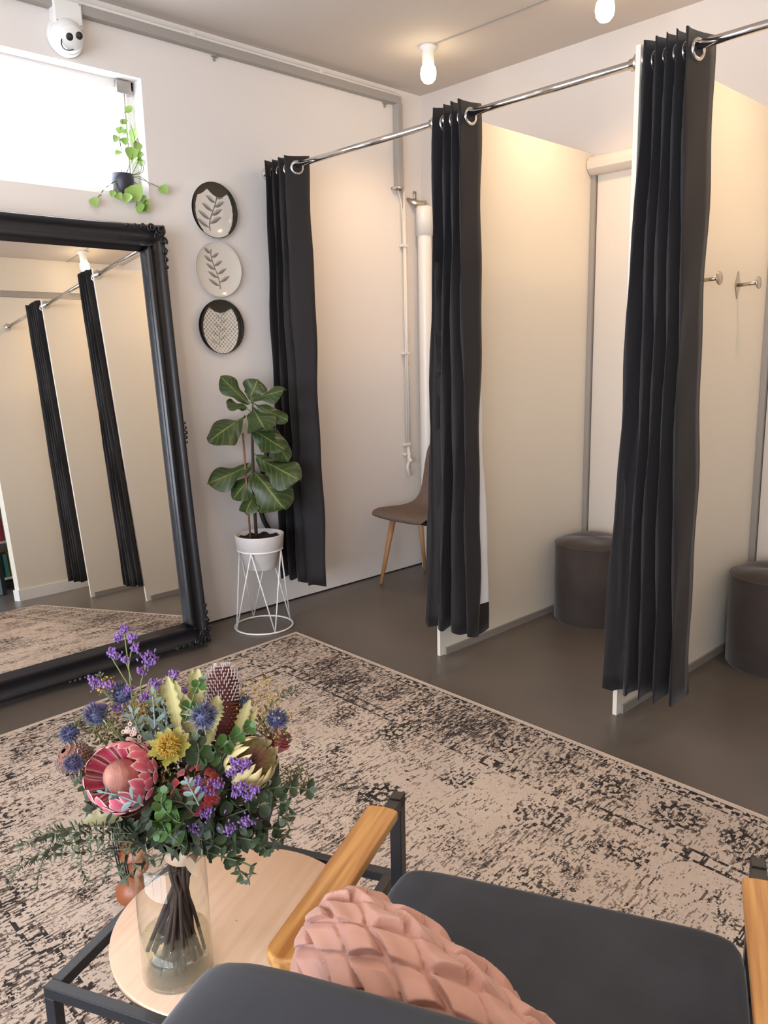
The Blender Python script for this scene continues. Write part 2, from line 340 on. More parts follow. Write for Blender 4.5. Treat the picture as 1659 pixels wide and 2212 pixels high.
# ---------------------------------------------------------------- curtains
CLOTH_SIDE = 1
def curtain(i, nodes, zt, zb, label, hem=.10, flip=0, nr=34, eyes=True):
    """nodes: (x_top, y_top, x_bottom, y_bottom) creases of one continuous cloth"""
    x0 = sum(n[0] for n in nodes)/len(nodes)
    if i in (1, 2): nodes = [(XP[i-1]+.012, RODY+.02, XP[i-1]+.012, RODY+.02)]+nodes
    t = thing('curtain', (x0, RODY, zb), label, 'curtain', 'charcoal fitting room curtains')
    def section(s):
        P = []; RND = lerp(.035, .05, s)
        for q in nodes:
            P.append(Vector((lerp(q[0], q[2], s), lerp(q[1], q[3], s))))
        out = []; K = 7
        for k in range(len(P)):
            if k in (0, len(P)-1): out.append(P[k]); continue
            a, c, d = P[k-1], P[k], P[k+1]; ra = min(.38, RND/max(.001, (a-c).length)); rd = min(.38, RND/max(.001, (d-c).length))
            A = c+(a-c)*ra; D = c+(d-c)*rd
            for j in range(K):
                u = j/(K-1); out.append((1-u)**2*A+2*u*(1-u)*c+u*u*D)
        # subdivide long straight runs
        res = [out[0]]
        for w_, (p_, q_) in enumerate(zip(out, out[1:])):
            m = 4 if w_ % K == 0 else 1
            for j in range(1, m+1): res.append(p_.lerp(q_, j/m))
        return res
    secs = []; ph = i*2.1
    for j in range(nr+1):
        s = j/nr; z = lerp(zt, zb, s); sec = section(s**1.15)
        row = []
        if i in (1, 2): sec = [Vector((p_.x, min(p_.y, YF-.022))) if p_.x < XP[i-1]+.008 else p_ for p_ in sec]
        for k, p_ in enumerate(sec):
            am = .0035*math.sin(s*13+k*.35+ph)*min(1, s*3)+.002*math.sin(s*31+k*.9+ph)
            row.append(Vector((p_.x+am, p_.y+am*.8, z+.006*math.sin(k*.55+ph)*(1 if s > .98 else 0)+(0.003*math.sin(k*.6) if j == 0 else 0))))
        secs.append(row)
    n = len(secs[0]); 
    b = MB().add([v for r_ in secs for v in r_], [(j*n+k, (j+1)*n+k, (j+1)*n+k+1, j*n+k+1) for j in range(nr) for k in range(n-1)])
    o_ = b.build('cloth', curtain_m, t, solid=.0016); o_.modifiers['t'].offset = 1 if CLOTH_SIDE else -1
    # white lining on the rear face, stops above the hem
    js = [j for j in range(nr+1) if lerp(zt, zb, j/nr) < zt-.12 and lerp(zt, zb, j/nr) > zb+hem]
    KK = 7; lb = MB(); per = KK-1+4
    for q_ in range(len(nodes)-3 if i < 3 else 1, len(nodes)-1):
        st0 = 0 if q_ == 0 else 4+(q_-1)*per+KK-1
        ks = list(range(st0+(1 if q_ == 0 else (-3 if q_ == len(nodes)-3 and i < 2 else 0)), st0+(4 if q_ == len(nodes)-2 else 5)))
        L = []
        for j in js:
            r_ = secs[j]
            for k in ks:
                d = r_[min(n-1, k+1)]-r_[max(0, k-1)]; nn = Vector((-d.y, d.x, 0)).normalized(); L.append(r_[k]+nn*.0008)
        m = len(ks); lb.add(L, [(j*m+k, (j+1)*m+k, (j+1)*m+k+1, j*m+k+1) for j in range(len(js)-1) for k in range(m-1)])
    lb.build('lining', lining_m, t, label='white lining on the back of the curtain')
    for k in range(len(nodes)-1):
        a = Vector(nodes[k][:2]); c = Vector(nodes[k+1][:2]); d = (c-a)
        if abs(d.y) < .02: continue
        u = (RODY-a.y)/d.y
        if not 0 < u < 1: continue
        p_ = a+d*u; nn = Vector((d.y, -d.x, 0)).normalized()
        for sg in (1,):
            MB().lathe([(.021, -.004), (.022, .004), (.027, .0055), (.033, .004), (.034, 0), (.033, -.004), (.027, -.0055), (.021, -.004)], (p_.x, p_.y, RODZ-.012), nn, 28).build('eyelet', chrome_m, t, label='chrome eyelet')
    return t
def cn(lst, zt, zb, af=.078, bf=.10):
    """crease list: side (-1 front, +1 back, or free value), picture column at top and at bottom"""
    out = []
    for s, pt, pb in lst:
        st_, sb_ = s if isinstance(s, tuple) else (s, s); yt = RODY+st_*af; yb = RODY+sb_*bf
        def solve(px, y, z):
            # point on plane y with height z and picture column px
            lo, hi = -.5, 4.5
            for _ in range(40):
                m = (lo+hi)/2; d = Vector((m, y, z))-CP; c = CW/2+CF*d.dot(cr)/d.dot(cf)
                if c < px: lo = m
                else: hi = m
            return lo
        out.append((solve(pt, yt, zt), yt, solve(pb, yb, zb), yb))
    return out
c1 = cn([(-1, 571, 607), (1, 605, 640), (-1, 584, 622), (1, 622, 660), (-1, 596, 640), (1, 650, 715), (-1, 607, 655), ((.8, -.05), 667, 706)], 2.31, .17, .07, .085)
c1 = [(max(.012+.001*k, a), b_, max(.012+.001*k, c), d) for k, (a, b_, c, d) in enumerate(c1)]
curtain(0, c1, 2.31, .165, 'charcoal curtain gathered against the plate wall behind the fiddle leaf fig', hem=.07)
c2 = cn([(-1, 927, 916), (.6, 985, 950), (-1, 952, 950), (1, 1012, 1000), (-1, 968, 972), (1.0, 1030, 1066), (-1, 984, 1002), ((.75, -.15), 1040, 1035)], 2.31, .15)
curtain(1, c2, 2.31, .15, 'charcoal middle curtain with white lining showing beside its right edge', hem=.115)
c3 = cn([(-1, 1388, 1287), ((1, -.3), 1450, 1352), (-1, 1412, 1345), (1, 1475, 1410), (-1, 1434, 1368), (1, 1500, 1440), (-1, 1455, 1402), (1, 1520, 1462), (-.9, 1477, 1442), (1.0, 1546, 1487)], 2.31, .12, .08, .10)
curtain(2, c3, 2.31, .115, 'charcoal curtain nearest the viewer hiding part of a pouffe', hem=.08)
c4 = [(XP[2]+.02+.018*k, RODY+(-.075 if k % 2 else .075), XP[2]+.02+.022*k, RODY+(-.09 if k % 2 else .09)) for k in range(10)]
curtain(3, c4, 2.31, .13, 'charcoal curtain seen only in the mirror, leftmost of the mirrored curtains')

# ---------------------------------------------------------------- ceiling lamps
def lamp(x, y, label, on=True):
    t = thing('ceiling_lamp', (x, y, ZC), label, 'lamp', 'round ceiling lamps')
    MB().lathe([(.001, 0), (.045, 0), (.045, -.014), (.030, -.02), (.030, -.085), (.026, -.088)], (x, y, ZC), (0, 0, 1), 24).build('lamp_holder', white_m, t)
    prof = [(.024, -.082), (.036, -.10), (.040, -.125), (.036, -.15), (.022, -.168), (.001, -.173)]
    MB().lathe(prof, (x, y, ZC), (0, 0, 1), 20).build('bulb', bulb_m if on else bulboff_m, t)
    return t
for x, lb in ((.565, 'lit ceiling lamp above the middle curtain'), (1.555, 'lit ceiling lamp cut by the top edge of the photo'), (2.53, 'lit ceiling lamp seen at the top of the mirror'), (3.45, 'lit ceiling lamp reflected over the mirrored curtains')):
    lamp(x, -.54, lb); light('lamp_light', 'SPOT', (x, -.54, ZC-.2), LAMP_W, WARM, shadow_soft_size=.04, spot_size=math.radians(150), spot_blend=.9)
for x, y in ((1.0, -2.6), (2.6, -2.6), (1.4, -4.4), (3.2, -4.4), (5.0, -3.4)):
    lamp(x, y, 'lit ceiling lamp over the lounge, out of frame'); light('lamp_light', 'SPOT', (x, y, ZC-.2), ROOM_W, WARM, shadow_soft_size=.04, spot_size=math.radians(165), spot_blend=1.0)

# ---------------------------------------------------------------- services on the left wall
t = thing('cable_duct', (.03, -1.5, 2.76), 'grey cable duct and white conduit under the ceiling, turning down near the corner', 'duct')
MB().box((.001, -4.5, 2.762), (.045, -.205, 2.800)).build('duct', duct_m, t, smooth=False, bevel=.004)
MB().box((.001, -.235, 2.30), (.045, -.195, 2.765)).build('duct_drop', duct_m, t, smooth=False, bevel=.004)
MB().tube([(.02, -4.5, 2.812), (.02, -.22, 2.812), (.02, -.195, 2.805), (.02, -.182, 2.78), (.02, -.180, 2.3)], .0095, 10).build('conduit', pvc_m, t)
for y in (-3.4, -2.5, -1.55, -.78): MB().box((.001, y-.012, 2.797), (.032, y+.012, 2.824)).build('saddle', pvc_m, t, smooth=False, bevel=.003)
for y in (-1.425, -.30): MB().box((.001, y-.006, 2.735), (.006, y+.006, 2.77)).box((.001, y-.014, 2.752), (.02, y+.014, 2.764)).build('bracket', alu_m, t, smooth=False)
MB().tube([(.015, -.215, 2.31), (.012, -.20, 2.27), (.010, -.182, 2.22), (.010, -.178, 2.0)], .004).build('cable', pvc_m, t)
MB().box((.001, -.26, 2.30), (.05, -.20, 2.312)).tube([(.03, -.235, 2.306), (.055, -.235, 2.306)], .01).build('end_clamp', chrome_m, t)
t = thing('conduit_pipe', (.015, -.165, .6), 'thin white conduit with saddles running down the wall beside the chair', 'pipe')
MB().tube([(.014, -.165, 2.32), (.014, -.158, .75)], .009, 10).tube([(.014, -.175, 2.2), (.014, -.172, .62)], .004, 8).build('pipe', pvc_m, t)
for z in (1.99, 1.36, .80, .74): MB().box((.001, -.20, z-.008), (.026, -.145, z+.008)).build('saddle', pvc_m, t, smooth=False, bevel=.003)
MB().tube([(.015, -.165, .78), (.03, -.17, .70), (.02, -.18, .66), (.03, -.17, .6)], .011, 10).ball((.035, -.17, .70), .016).build('elbow', pvc_m, t)
t = thing('downpipe', (.07, -.05, 0), 'wide white pipe with collar in the corner left of the middle curtain', 'pipe')
MB().lathe([(.042, 0), (.042, 2.06)], (.075, -.055, 0), n=24).build('pipe', pvc_m, t)
MB().lathe([(.042, 2.05), (.050, 2.05), (.050, 2.20), (.047, 2.215), (.001, 2.22)], (.075, -.055, 0), n=24).build('collar', pvc_m, t)
MB().tube([(.005, -.13, 2.265), (.03, -.09, 2.235), (.06, -.06, 2.23), (.05, -.02, 2.25)], [.006, .022, .02, .006], 10).box((.002, -.075, 2.25), (.01, -.055, 2.31)).build('pipe_bracket', nickel_m, t)
p_ = at(145, 40, 0, .03)
t = thing('junction_box', (0, p_.y, p_.z), 'white junction box on the wall above the round camera', 'junction box')
MB().box((.001, -2.205, 2.70), (.055, -2.085, 2.80)).build('box', white_m, t, smooth=False, bevel=.008)
for y, z in ((-2.195, 2.79), (-2.095, 2.79), (-2.195, 2.71), (-2.095, 2.71)): MB().ball((.056, y, z), .003).build('screw', alu_m, t)
cc = at(144, 78, 0, .03)
t = thing('security_camera', (0, cc.y, cc.z), 'white round security camera with two dark lenses under the junction box', 'security camera')
MB().lathe([(.001, 0), (.074, 0), (.076, .012), (.072, .026), (.066, .03)], (.001, cc.y, cc.z), (1, 0, 0), 32).build('base', white_m, t)
ax = Vector((.84, -.06, -.36)).normalized(); c0 = Vector((.030, cc.y, cc.z))
MB().ball(c0, .066, 28, 16, ax).build('turret', white_m, t)
x_, y_, z_ = basis(ax)
MB().lathe([(.001, .001), (.046, .001), (.050, -.012)], c0+ax*.0665, ax, 28).build('face', white_m, t)
for s in (-1, 1):
    MB().lathe([(.001, .001), (.0145, .001), (.0145, -.004)], c0+ax*.0675+(cr-ax*cr.dot(ax)).normalized()*(s*.020+.006)+(cu-ax*cu.dot(ax)).normalized()*.008, ax, 20).build('lens', rubber_m, t)
lf = -(cr-ax*cr.dot(ax)).normalized(); dn = -(cu-ax*cu.dot(ax)).normalized()
MB().tube([c0+ax*.0668+lf*.045*math.cos(a_)+dn*.045*math.sin(a_) for a_ in [pi*(-.04+.055*k) for k in range(13)]], [.0008]+[.0026]*11+[.0008], 6).build('gap_line', rubber_m, t)

# ---------------------------------------------------------------- decorative plates (colour pattern on a fine mesh)
def plate(py, pz, fn, label):
    rad = .130; t = thing('decorative_plate', (.012, py, pz), label, 'plate', 'round wall plates')
    prof = [(q_/20, .014+.012*(q_/20)**4) for q_ in range(21)]
    NR, NA = 70, 220; vs = []; cols = []
    for i in range(NR+1):
        q = i/NR
        h = np.interp(q, [a_ for a_, _ in prof], [b_ for _, b_ in prof])
        for k in range(NA):
            a_ = 2*pi*k/NA; y = q*math.cos(a_); z = q*math.sin(a_)
            vs.append((.016+h-.018, py+y*rad, pz+z*rad)); cols.append(fn(y, z))
    fs = [(i*NA+k, i*NA+(k+1) % NA, (i+1)*NA+(k+1) % NA, (i+1)*NA+k) for i in range(NR) for k in range(NA)]
    o = MB().add(vs, fs).build('face', plate_m, t)
    at_ = o.data.color_attributes.new('pattern', 'FLOAT_COLOR', 'POINT')
    at_.data.foreach_set('color', np.array([(c*1.0, c*.93, c*.84, 1) for c in cols], dtype=np.float32).ravel())
    MB().lathe([(.05, -.001), (.055, .002), (.1, .012), (.1305, .022), (.1315, .0245), (.130, .0245)], (.001, py, pz), (1, 0, 0), 64).build('rim', white_m if fn is not pat_c else blackm, t)
plate_m = mat('glazed_porcelain', (1, 1, 1), .12, coat=.6)
nd = plate_m.node_tree.nodes.new('ShaderNodeAttribute'); nd.attribute_name = 'pattern'; plate_m.node_tree.links.new(nd.outputs['Color'], plate_m.node_tree.nodes['Principled BSDF'].inputs['Base Color'])
def sprig(y, z, x0=0, amp=.18, s=1.0):
    """engraved-looking leaf sprig, value 0..1 darkness"""
    c = x0+amp*math.sin(z*2.4); d = abs(y-c); v = 0
    if abs(z) < .78 and d < .014*s: v = .85
    for k in range(9):
        zc = -.66+.16*k; sd = 1 if k % 2 else -1; cx = x0+amp*math.sin(zc*2.4)
        dy = (y-cx)*sd; dz = z-zc-dy*.55
        if 0 < dy < .36*s*(1-.045*k):
            wv = .062*s*math.sin(pi*dy/(.36*s*(1-.045*k)))
            if abs(dz) < wv:
                v = max(v, .38+.32*(dz < 0)+.25*(abs(dz) < .007)+.18*(math.sin(dy*150) > .3))
    return min(v, .95)
def cl(v): return .70*(1-v)+.012*v
def pat_a(y, z):
    r = math.hypot(y, z)
    if r > .97 or (y/.80)**2+((z+.03)/.98)**2 > 1 and z > -.78 or z > .74-.25*abs(math.sin(3.2*y+.8)): return .012
    return cl(max(sprig(y, z*1.05, -.03, .20, 1.6), .22*max(0, y)*(r > .4)))
def pat_b(y, z):
    r = math.hypot(y, z); v = sprig(y, z*1.08, -.10, -.16, 1.4)
    if .955 < r < .97: v = max(v, .2)
    return cl(v)
def pat_c(y, z):
    r = math.hypot(y, z)
    if (y/.78)**2+((z+.05)/.95)**2 > 1 or z > .72-.2*abs(math.sin(3*y+1.5)): return .012
    a_ = (y+z)*6.2; b_ = (y-z)*6.2; fa = abs(a_-round(a_)); fb = abs(b_-round(b_)); v = sprig(y, z, 0, .1, 1.0)*.55
    if min(fa, fb) < .06: v = max(v, .7)
    if math.hypot(a_-round(a_), b_-round(b_)) < .17: v = .96
    return cl(v)
plate(-1.482, 2.056, pat_a, 'topmost wall plate, cream centre with black crescents at the sides')
plate(-1.480, 1.782, pat_b, 'middle wall plate, nearly all cream with a fine dark drawing')
plate(-1.483, 1.507, pat_c, 'lowest wall plate, black edge and dotted net pattern')

# ---------------------------------------------------------------- leaning mirror
n_b, n_a, n_d = .08413, .01219, .23814
mn = Vector((math.cos(n_b)*math.cos(n_a), math.sin(n_a)*math.cos(n_b), math.sin(n_b)))
my = Vector((0, 1, 0)); my = (my-mn*my.dot(mn)).normalized(); mz = mn.cross(my).normalized()
if mz.z < 0: mz = -mz
def mplane(y, z):
    x = (n_d-mn.y*y-mn.z*z)/mn.x; return Vector((x, y, z))
def mproj(px, py, off=0):
    d = ray(px, py); tt = (n_d+off-CP.dot(mn))/d.dot(mn); return CP+tt*d
cr_in = mproj(393, 1345)                       # inner lower right corner of the glass
H0 = mplane(-1.815, .0); 
def mco(p_): q = p_-H0; return q.dot(my), q.dot(mz)
FWD = .125
bot = mco(mproj(445, 1388, .02)); top = mco(mproj(338, 483, .03))
ry = -.005; zb_, zt_ = .012, top[1]-.0; lw = 1.30
t = thing('leaning_mirror', mplane(-2.4, 0), 'large black-framed mirror leaning on the left wall', 'mirror')
def MP(y, z, h): return H0+my*y+mz*z+mn*h
prof = [(0, -.03), (.0, .012), (.010, .030), (.022, .034), (.034, .022), (.048, .016), (.066, .020), (.082, .032), (.094, .040), (.104, .038), (.112, .022), (.120, .002), (FWD, -.003), (.128, -.012)]
b = MB(); cs = []
for (sy, sz, ey, ez) in ((1, 1, 0, 0),): pass
corners = [(0, zb_, 1, 1), (0, zt_, 1, -1), (-lw, zt_, -1, -1), (-lw, zb_, -1, 1)]
NP = len(prof)
# outer outline bows slightly between the corners
loop = []
for ci in range(4):
    y0, z0, _, _ = corners[ci]; y1, z1, _, _ = corners[(ci+1) % 4]
    for k in range(16):
        s = k/16; loop.append((lerp(y0, y1, s), lerp(z0, z1, s), ci, s))
vs = []
for (y, z, ci, s) in loop:
    bow = .010*(math.sin(pi*s)**.6) if s > 0 else 0
    iny = -1 if ci == 0 else (1 if ci == 2 else 0); inz = 1 if ci == 3 else (-1 if ci == 1 else 0)
    if s == 0:
        iny = -1 if ci in (0, 1) else 1; inz = 1 if ci in (0, 3) else -1
    for a_, h in prof:
        k_ = (a_ + bow*(1-a_/FWD)) ; vs.append(MP(y+iny*k_, z+inz*k_, h))
nl = len(loop)
fs = [(i*NP+k, i*NP+k+1, ((i+1) % nl)*NP+k+1, ((i+1) % nl)*NP+k) for i in range(nl) for k in range(NP-1)]
b.add(vs, fs); b.build('frame', frame_m, t)
MB().box((0, 0, 0), (1, 1, 1), Matrix((my, mz, mn)).transposed().to_4x4()).v
b = MB().add([MP(y, z, h) for h in (-.032, -.036) for y, z in ((0, zb_), (0, zt_), (-lw, zt_), (-lw, zb_))], [(0, 1, 2, 3), (7, 6, 5, 4), (0, 4, 5, 1), (1, 5, 6, 2), (2, 6, 7, 3), (3, 7, 4, 0)]); b.build('backing_board', frame_m, t, smooth=False)
g = FWD-.004
MB().add([MP(-g, zb_+g, 0), MP(-lw+g, zb_+g, 0), MP(-lw+g, zt_-g, 0), MP(-g, zt_-g, 0)], [(0, 1, 2, 3)]).build('mirror_glass', mirror_m, t, smooth=False, label='silvered mirror glass')
def scroll(b, y, z, sy, sz, s=1.0):
    for (oy, oz, r_, t0, dirn) in ((.03, .03, .026, 0, 1), (.075, .022, .020, 1.2, -1), (.022, .075, .020, 2.5, 1), (.118, .018, .013, .3, 1), (.018, .118, .013, 2, -1), (.05, .055, .018, 3, -1), (.155, .02, .009, 1, 1), (.02, .155, .009, 1, 1), (.02, .19, .007, 0, -1), (.19, .02, .007, 0, 1)):
        pts = []
        for k in range(20):
            q = k/19; a_ = t0+dirn*q*4.2*pi*.8; rr = r_*s*(1-.85*q)
            pts.append(MP(y+sy*(oy*s+rr*math.cos(a_)), z+sz*(oz*s+rr*math.sin(a_)), .036+.010*q))
        b.tube(pts, [.0045*s*(1-.4*k/19) for k in range(20)], 6)
    for k in range(7):
        a_ = k/6; b.ball(MP(y+sy*(.012+.14*a_), z+sz*.014, .030), .008*s*(1-.5*a_), 8, 5); b.ball(MP(y+sy*.014, z+sz*(.012+.14*a_), .030), .008*s*(1-.5*a_), 8, 5)
for y, z, sy, sz in ((0, zb_, -1, 1), (0, zt_, -1, -1), (-lw, zt_, 1, -1), (-lw, zb_, 1, 1)):
    b = MB(); scroll(b, y, z, sy, sz); b.build('corner_scrollwork', frame_m, t)
for y, z, d in ((-lw/2, zb_+.015, 0), (-.016, (zb_+zt_)*.52, 1)):
    b = MB()
    for k in range(5):
        q = (k-2)*.022; c = MP(y+(0 if d else q), z+(q if d else 0), .030); b.ball(c, .011-.002*abs(k-2), 8, 5)
    b.build('edge_ornament', frame_m, t)

# ---------------------------------------------------------------- fig plant, pot and stand
SC = Vector((.243, -1.478, 0))
t = thing('plant_stand', SC, 'white wire plant stand beside the leaning mirror', 'plant stand')
MB().ring(SC+Vector((0, 0, .005)), .147, .0045, n=48).build('floor_ring', white_m, t)
MB().ring(SC+Vector((0, 0, .408)), .112, .0045, n=40).build('top_ring', white_m, t)
for k in range(4):
    a_ = k*pi/2+.55
    tp = SC+Vector((.112*math.cos(a_), .112*math.sin(a_), .408))
    MB().tube([tp, SC+Vector((.147*math.cos(a_-pi/4), .147*math.sin(a_-pi/4), .006))], .0035, 8).build('leg', white_m, t)
    MB().tube([tp, SC+Vector((.147*math.cos(a_+pi/4), .147*math.sin(a_+pi/4), .006))], .0035, 8).build('leg', white_m, t)
t = thing('potted_fiddle_leaf_fig', SC+Vector((0, 0, .31)), 'fiddle leaf fig in a marbled white pot on the wire stand', 'plant')
MB().lathe([(.001, .308), (.072, .308), (.078, .312), (.098, .40), (.116, .418), (.123, .482), (.123, .486), (.117, .486), (.112, .455)], SC, n=48).build('pot', pot_m, t)
b = MB(); b.grid(lambda u, v: SC+Vector((.115*v*math.cos(2*pi*u), .115*v*math.sin(2*pi*u), .462+.007*math.sin(9*u*2*pi)*v+.006*math.sin(31*v+u*20))), 40, 10); b.build('soil', soil_m, t)
def fp(cx, cy, dep=0):  # crop coordinates of the plant study -> point on the plant's vertical plane, dep towards the viewer
    h = Vector((cf.x, cf.y, 0)).normalized(); d = ray(400+cx/3.567, 780+cy/3.567); return CP+d*(((SC-CP).dot(h)-dep)/d.dot(h))
st = [fp(545, 1290), fp(533, 1100), fp(525, 860), fp(520, 700), fp(516, 540), fp(522, 400), fp(520, 320)]
st[0].z = .46
MB().tube(st, [.009, .008, .0075, .007, .0065, .006, .004], 8).build('stem', bark_m, t)
q = [fp(500, 1320, .02), fp(445, 555, .02)]; q[0].z = .46; MB().tube(q, .005, 8).build('stake', stake_m, t)
FL = [((490, 335), (275, 110), 118, .06, .3), ((495, 300), (560, 135), 150, -.03, .2), ((500, 300), (765, 205), 120, .09, .5), ((480, 365), (318, 305), 92, .05, .5), ((540, 335), (795, 450), 112, .05, .4), ((462, 425), (160, 600), 238, .10, .5), ((520, 360), (610, 518), 185, .14, .6),
      ((500, 520), (775, 655), 175, .12, .55), ((640, 490), (800, 775), 130, .0, .3), ((545, 740), (890, 905), 215, .09, .5), ((530, 850), (770, 1130), 245, .13, .6), ((528, 800), (153, 925), 165, .08, .4), ((525, 870), (350, 1060), 165, .05, .3), ((542, 1010), (455, 1165), 148, .10, .6)]
for k, (a_, c, wd, dp, ny) in enumerate(FL):
    p0 = fp(*a_); p1 = fp(*c, dp); wm = wd/3.567/425*1.3
    nrm = sv(R.uniform(-.3, .3), ny+.25, 1.0)
    b = MB(); b.leaf(p0, p1, nrm, wm, bend=R.uniform(-.12, -.03), cup=-.12, kind='fid', nu=10, nv=18, wav=.10, ph=k*1.7)
    s0 = min(st, key=lambda s_: (s_-p0).length); b.tube([s0, p0.lerp(p1, .08)], .003, 6)
    b.build('leaf', fig_m, t)
pts = [at(x, y, 0, .03) for x, y in ((591, 912), (584, 945), (572, 1000), (563, 1050), (562, 1090), (569, 1122), (585, 1150), (600, 1180))]
t = thing('curved_bar', pts[-1], 'black curved bar with chrome tip behind the fiddle leaf fig', 'bar')
def smooth(pts, n=6):
    out = []; m = len(pts)
    for i in range(m-1):
        p0, p1, p2, p3 = pts[max(i-1, 0)], pts[i], pts[i+1], pts[min(i+2, m-1)]
        for k in range(n):
            u = k/n; out.append(.5*((2*p1)+(p2-p0)*u+(2*p0-5*p1+4*p2-p3)*u*u+(3*p1-p0-3*p2+p3)*u**3))
    return out+[pts[-1]]
MB().tube(smooth(pts), .013, 12).build('bar', rubber_m, t)
MB().tube([pts[0]+(pts[0]-pts[1])*.2, pts[0].lerp(pts[1], .85)], .0145, 14).build('tip', chrome_m, t, label='chrome tip')

# trailing plant on the window sill
PC = at(265, 400, 0, -.045); PC.z = WZ0
t = thing('trailing_potted_plant', PC, 'trailing heart-leaf plant in a dark pot on the window sill', 'plant')
MB().lathe([(.001, .002), (.032, .002), (.045, .03), (.052, .07), (.050, .10), (.046, .10), (.044, .08), (.001, .078)], PC, n=24).build('pot', darkpot_m, t)
VN = [[(262, 380), (262, 330), (258, 290), (270, 240)], [(270, 380), (285, 340), (290, 300), (282, 270)], [(280, 385), (298, 350), (302, 320), (296, 295)], [(270, 380), (300, 385), (330, 398), (350, 408)], [(275, 385), (295, 400), (305, 430), (312, 448)], [(255, 385), (230, 405), (212, 425), (205, 438)], [(262, 385), (250, 400), (262, 420), (280, 432)], [(275, 380), (310, 372), (305, 345), (290, 320)], [(268, 380), (290, 410), (296, 430), (294, 445)]]
LV = [(276, 235, 11, 0), (266, 262, 10, 0), (258, 280, 11, 0), (268, 285, 9, 0), (290, 292, 17, 1), (270, 305, 10, 0), (296, 317, 12, 0), (284, 332, 16, 1), (250, 300, 9, 0), (298, 338, 12, 0), (308, 332, 8, 0), (256, 330, 9, 0), (305, 352, 9, 0), (355, 410, 13, 1), (204, 437, 12, 0), (292, 418, 22, 1), (302, 450, 14, 1), (314, 446, 15, 1), (275, 428, 12, 0), (257, 425, 10, 0), (243, 418, 8, 0), (310, 430, 10, 1), (290, 345, 11, 1)]
b = MB()
for v_ in VN:
    pp = [at(x, y, 0, -.03+.05*(k/3 if v_[-1][1] > 390 else 0)) for k, (x, y) in enumerate(v_)]
    pp = [Vector((q.x, min(q.y, -1.822) if q.z < WZ1 and q.x < 0 else q.y, q.z)) for q in pp]
    b.tube(smooth(pp, 5), .0016, 5)
    b.tube(smooth([q+Vector((0, R.uniform(-.012, .012), R.uniform(-.01, .01))) for q in pp[:3]], 5), .0014, 5)
b.build('vines', gstem_m, t)
for x, y, s, fr in LV:
    dp = .03 if y > 400 or x > 312 else -.03
    p_ = at(x, y, 0, dp); s_ = s/400*1.0; d = sv(R.uniform(-.6, .6), -.8 if y > 400 else R.uniform(-.9, .3), 0)
    MB().leaf(p_-d*s_*.75, p_+d*s_*.75, sv(R.uniform(-.4, .4), .3, .9), s_*1.5, bend=-.1, cup=.1, kind='heart', nu=6, nv=8).build('leaf', poth_m, t)

# ---------------------------------------------------------------- chair and pouffes in the cubicles
t = thing('fabric_side_chair', (.35, -.35, 0), 'taupe fabric side chair with wooden legs in the left cubicle', 'chair')
KX = .335
sp = [(-.60, .425, .20), (-.585, .445, .215), (-.54, .455, .222), (-.44, .447, .222), (-.33, .440, .218), (-.25, .450, .205), (-.205, .49, .190), (-.18, .56, .182), (-.165, .66, .180), (-.15, .76, .172), (-.143, .81, .155), (-.142, .835, .12)]
def shell(off):
    b = MB(); n = 14; m = len(sp); vs = []
    for i, (y, z, hw) in enumerate(sp):
        a_ = sp[min(i+1, m-1)]; c = sp[max(i-1, 0)]; d = Vector((0, a_[0]-c[0], a_[1]-c[1])).normalized(); nn = Vector((0, -d.z, d.y))
        for k in range(n+1):
            s = k/n*2-1; rim = .014*abs(s)**3
            vs.append(Vector((KX+s*hw, y, z))+nn*(rim-off*(1-.6*abs(s)**6)))
    return vs, n+1, m
v1, n, m = shell(0); v2, _, _ = shell(.032)
N = n*m
fs = [(j*n+k, j*n+k+1, (j+1)*n+k+1, (j+1)*n+k) for j in range(m-1) for k in range(n-1)]
fs += [(N+j*n+k, N+(j+1)*n+k, N+(j+1)*n+k+1, N+j*n+k+1) for j in range(m-1) for k in range(n-1)]
bd = [k for k in range(n)]+[j*n+n-1 for j in range(1, m)]+[(m-1)*n+k for k in range(n-2, -1, -1)]+[j*n for j in range(m-2, 0, -1)]
fs += [(bd[k], N+bd[k], N+bd[(k+1) % len(bd)], bd[(k+1) % len(bd)]) for k in range(len(bd))]
MB().add(v1+v2, fs).build('seat_shell', fab_m, t, subd=1)
MB().box((KX-.15, -.50, .395), (KX+.15, -.22, .415)).build('seat_frame', blackm, t, smooth=False)
for sx, sy in ((-1, -1), (1, -1), (-1, 1), (1, 1)):
    tp = (KX+sx*.15, -.36+sy*.11, .415); bt = (KX+sx*.20, -.345+sy*.195, 0)
    MB().tube([bt, tp], [.011, .019], 12).build('leg', beech_m, t)
def pouffe(cx, cy, label, r_=.19, h=.425):
    t = thing('pouffe', (cx, cy, 0), label, 'pouffe', 'round taupe velvet pouffes')
    n = 48
    MB().lathe([(.001, .0), (r_-.006, .0), (r_, .008), (r_+.002, h*.5), (r_, h-.035), (r_-.004, h-.028)], (cx, cy, 0), n=n).build('body', ott_m, t)
    def topf(u, v):
        rr = (r_+.001)*v; a_ = 2*pi*u; z = h-.028+.03*(1-v**6)+.005*math.sin(a_*3+1)*v*(1-v)*4
        return Vector((cx+rr*math.cos(a_), cy+rr*math.sin(a_), z))
    MB().grid(topf, n, 14).build('cushion_top', ott_m, t)
    MB().ring((cx, cy, h-.028), r_+.0005, .003, n=n).build('piping', ott_m, t)
pouffe(1.40, -.25, 'round taupe velvet pouffe partly hidden behind the nearest curtain')
pouffe(2.305, -.27, 'round taupe velvet pouffe cut by the right edge of the photo')

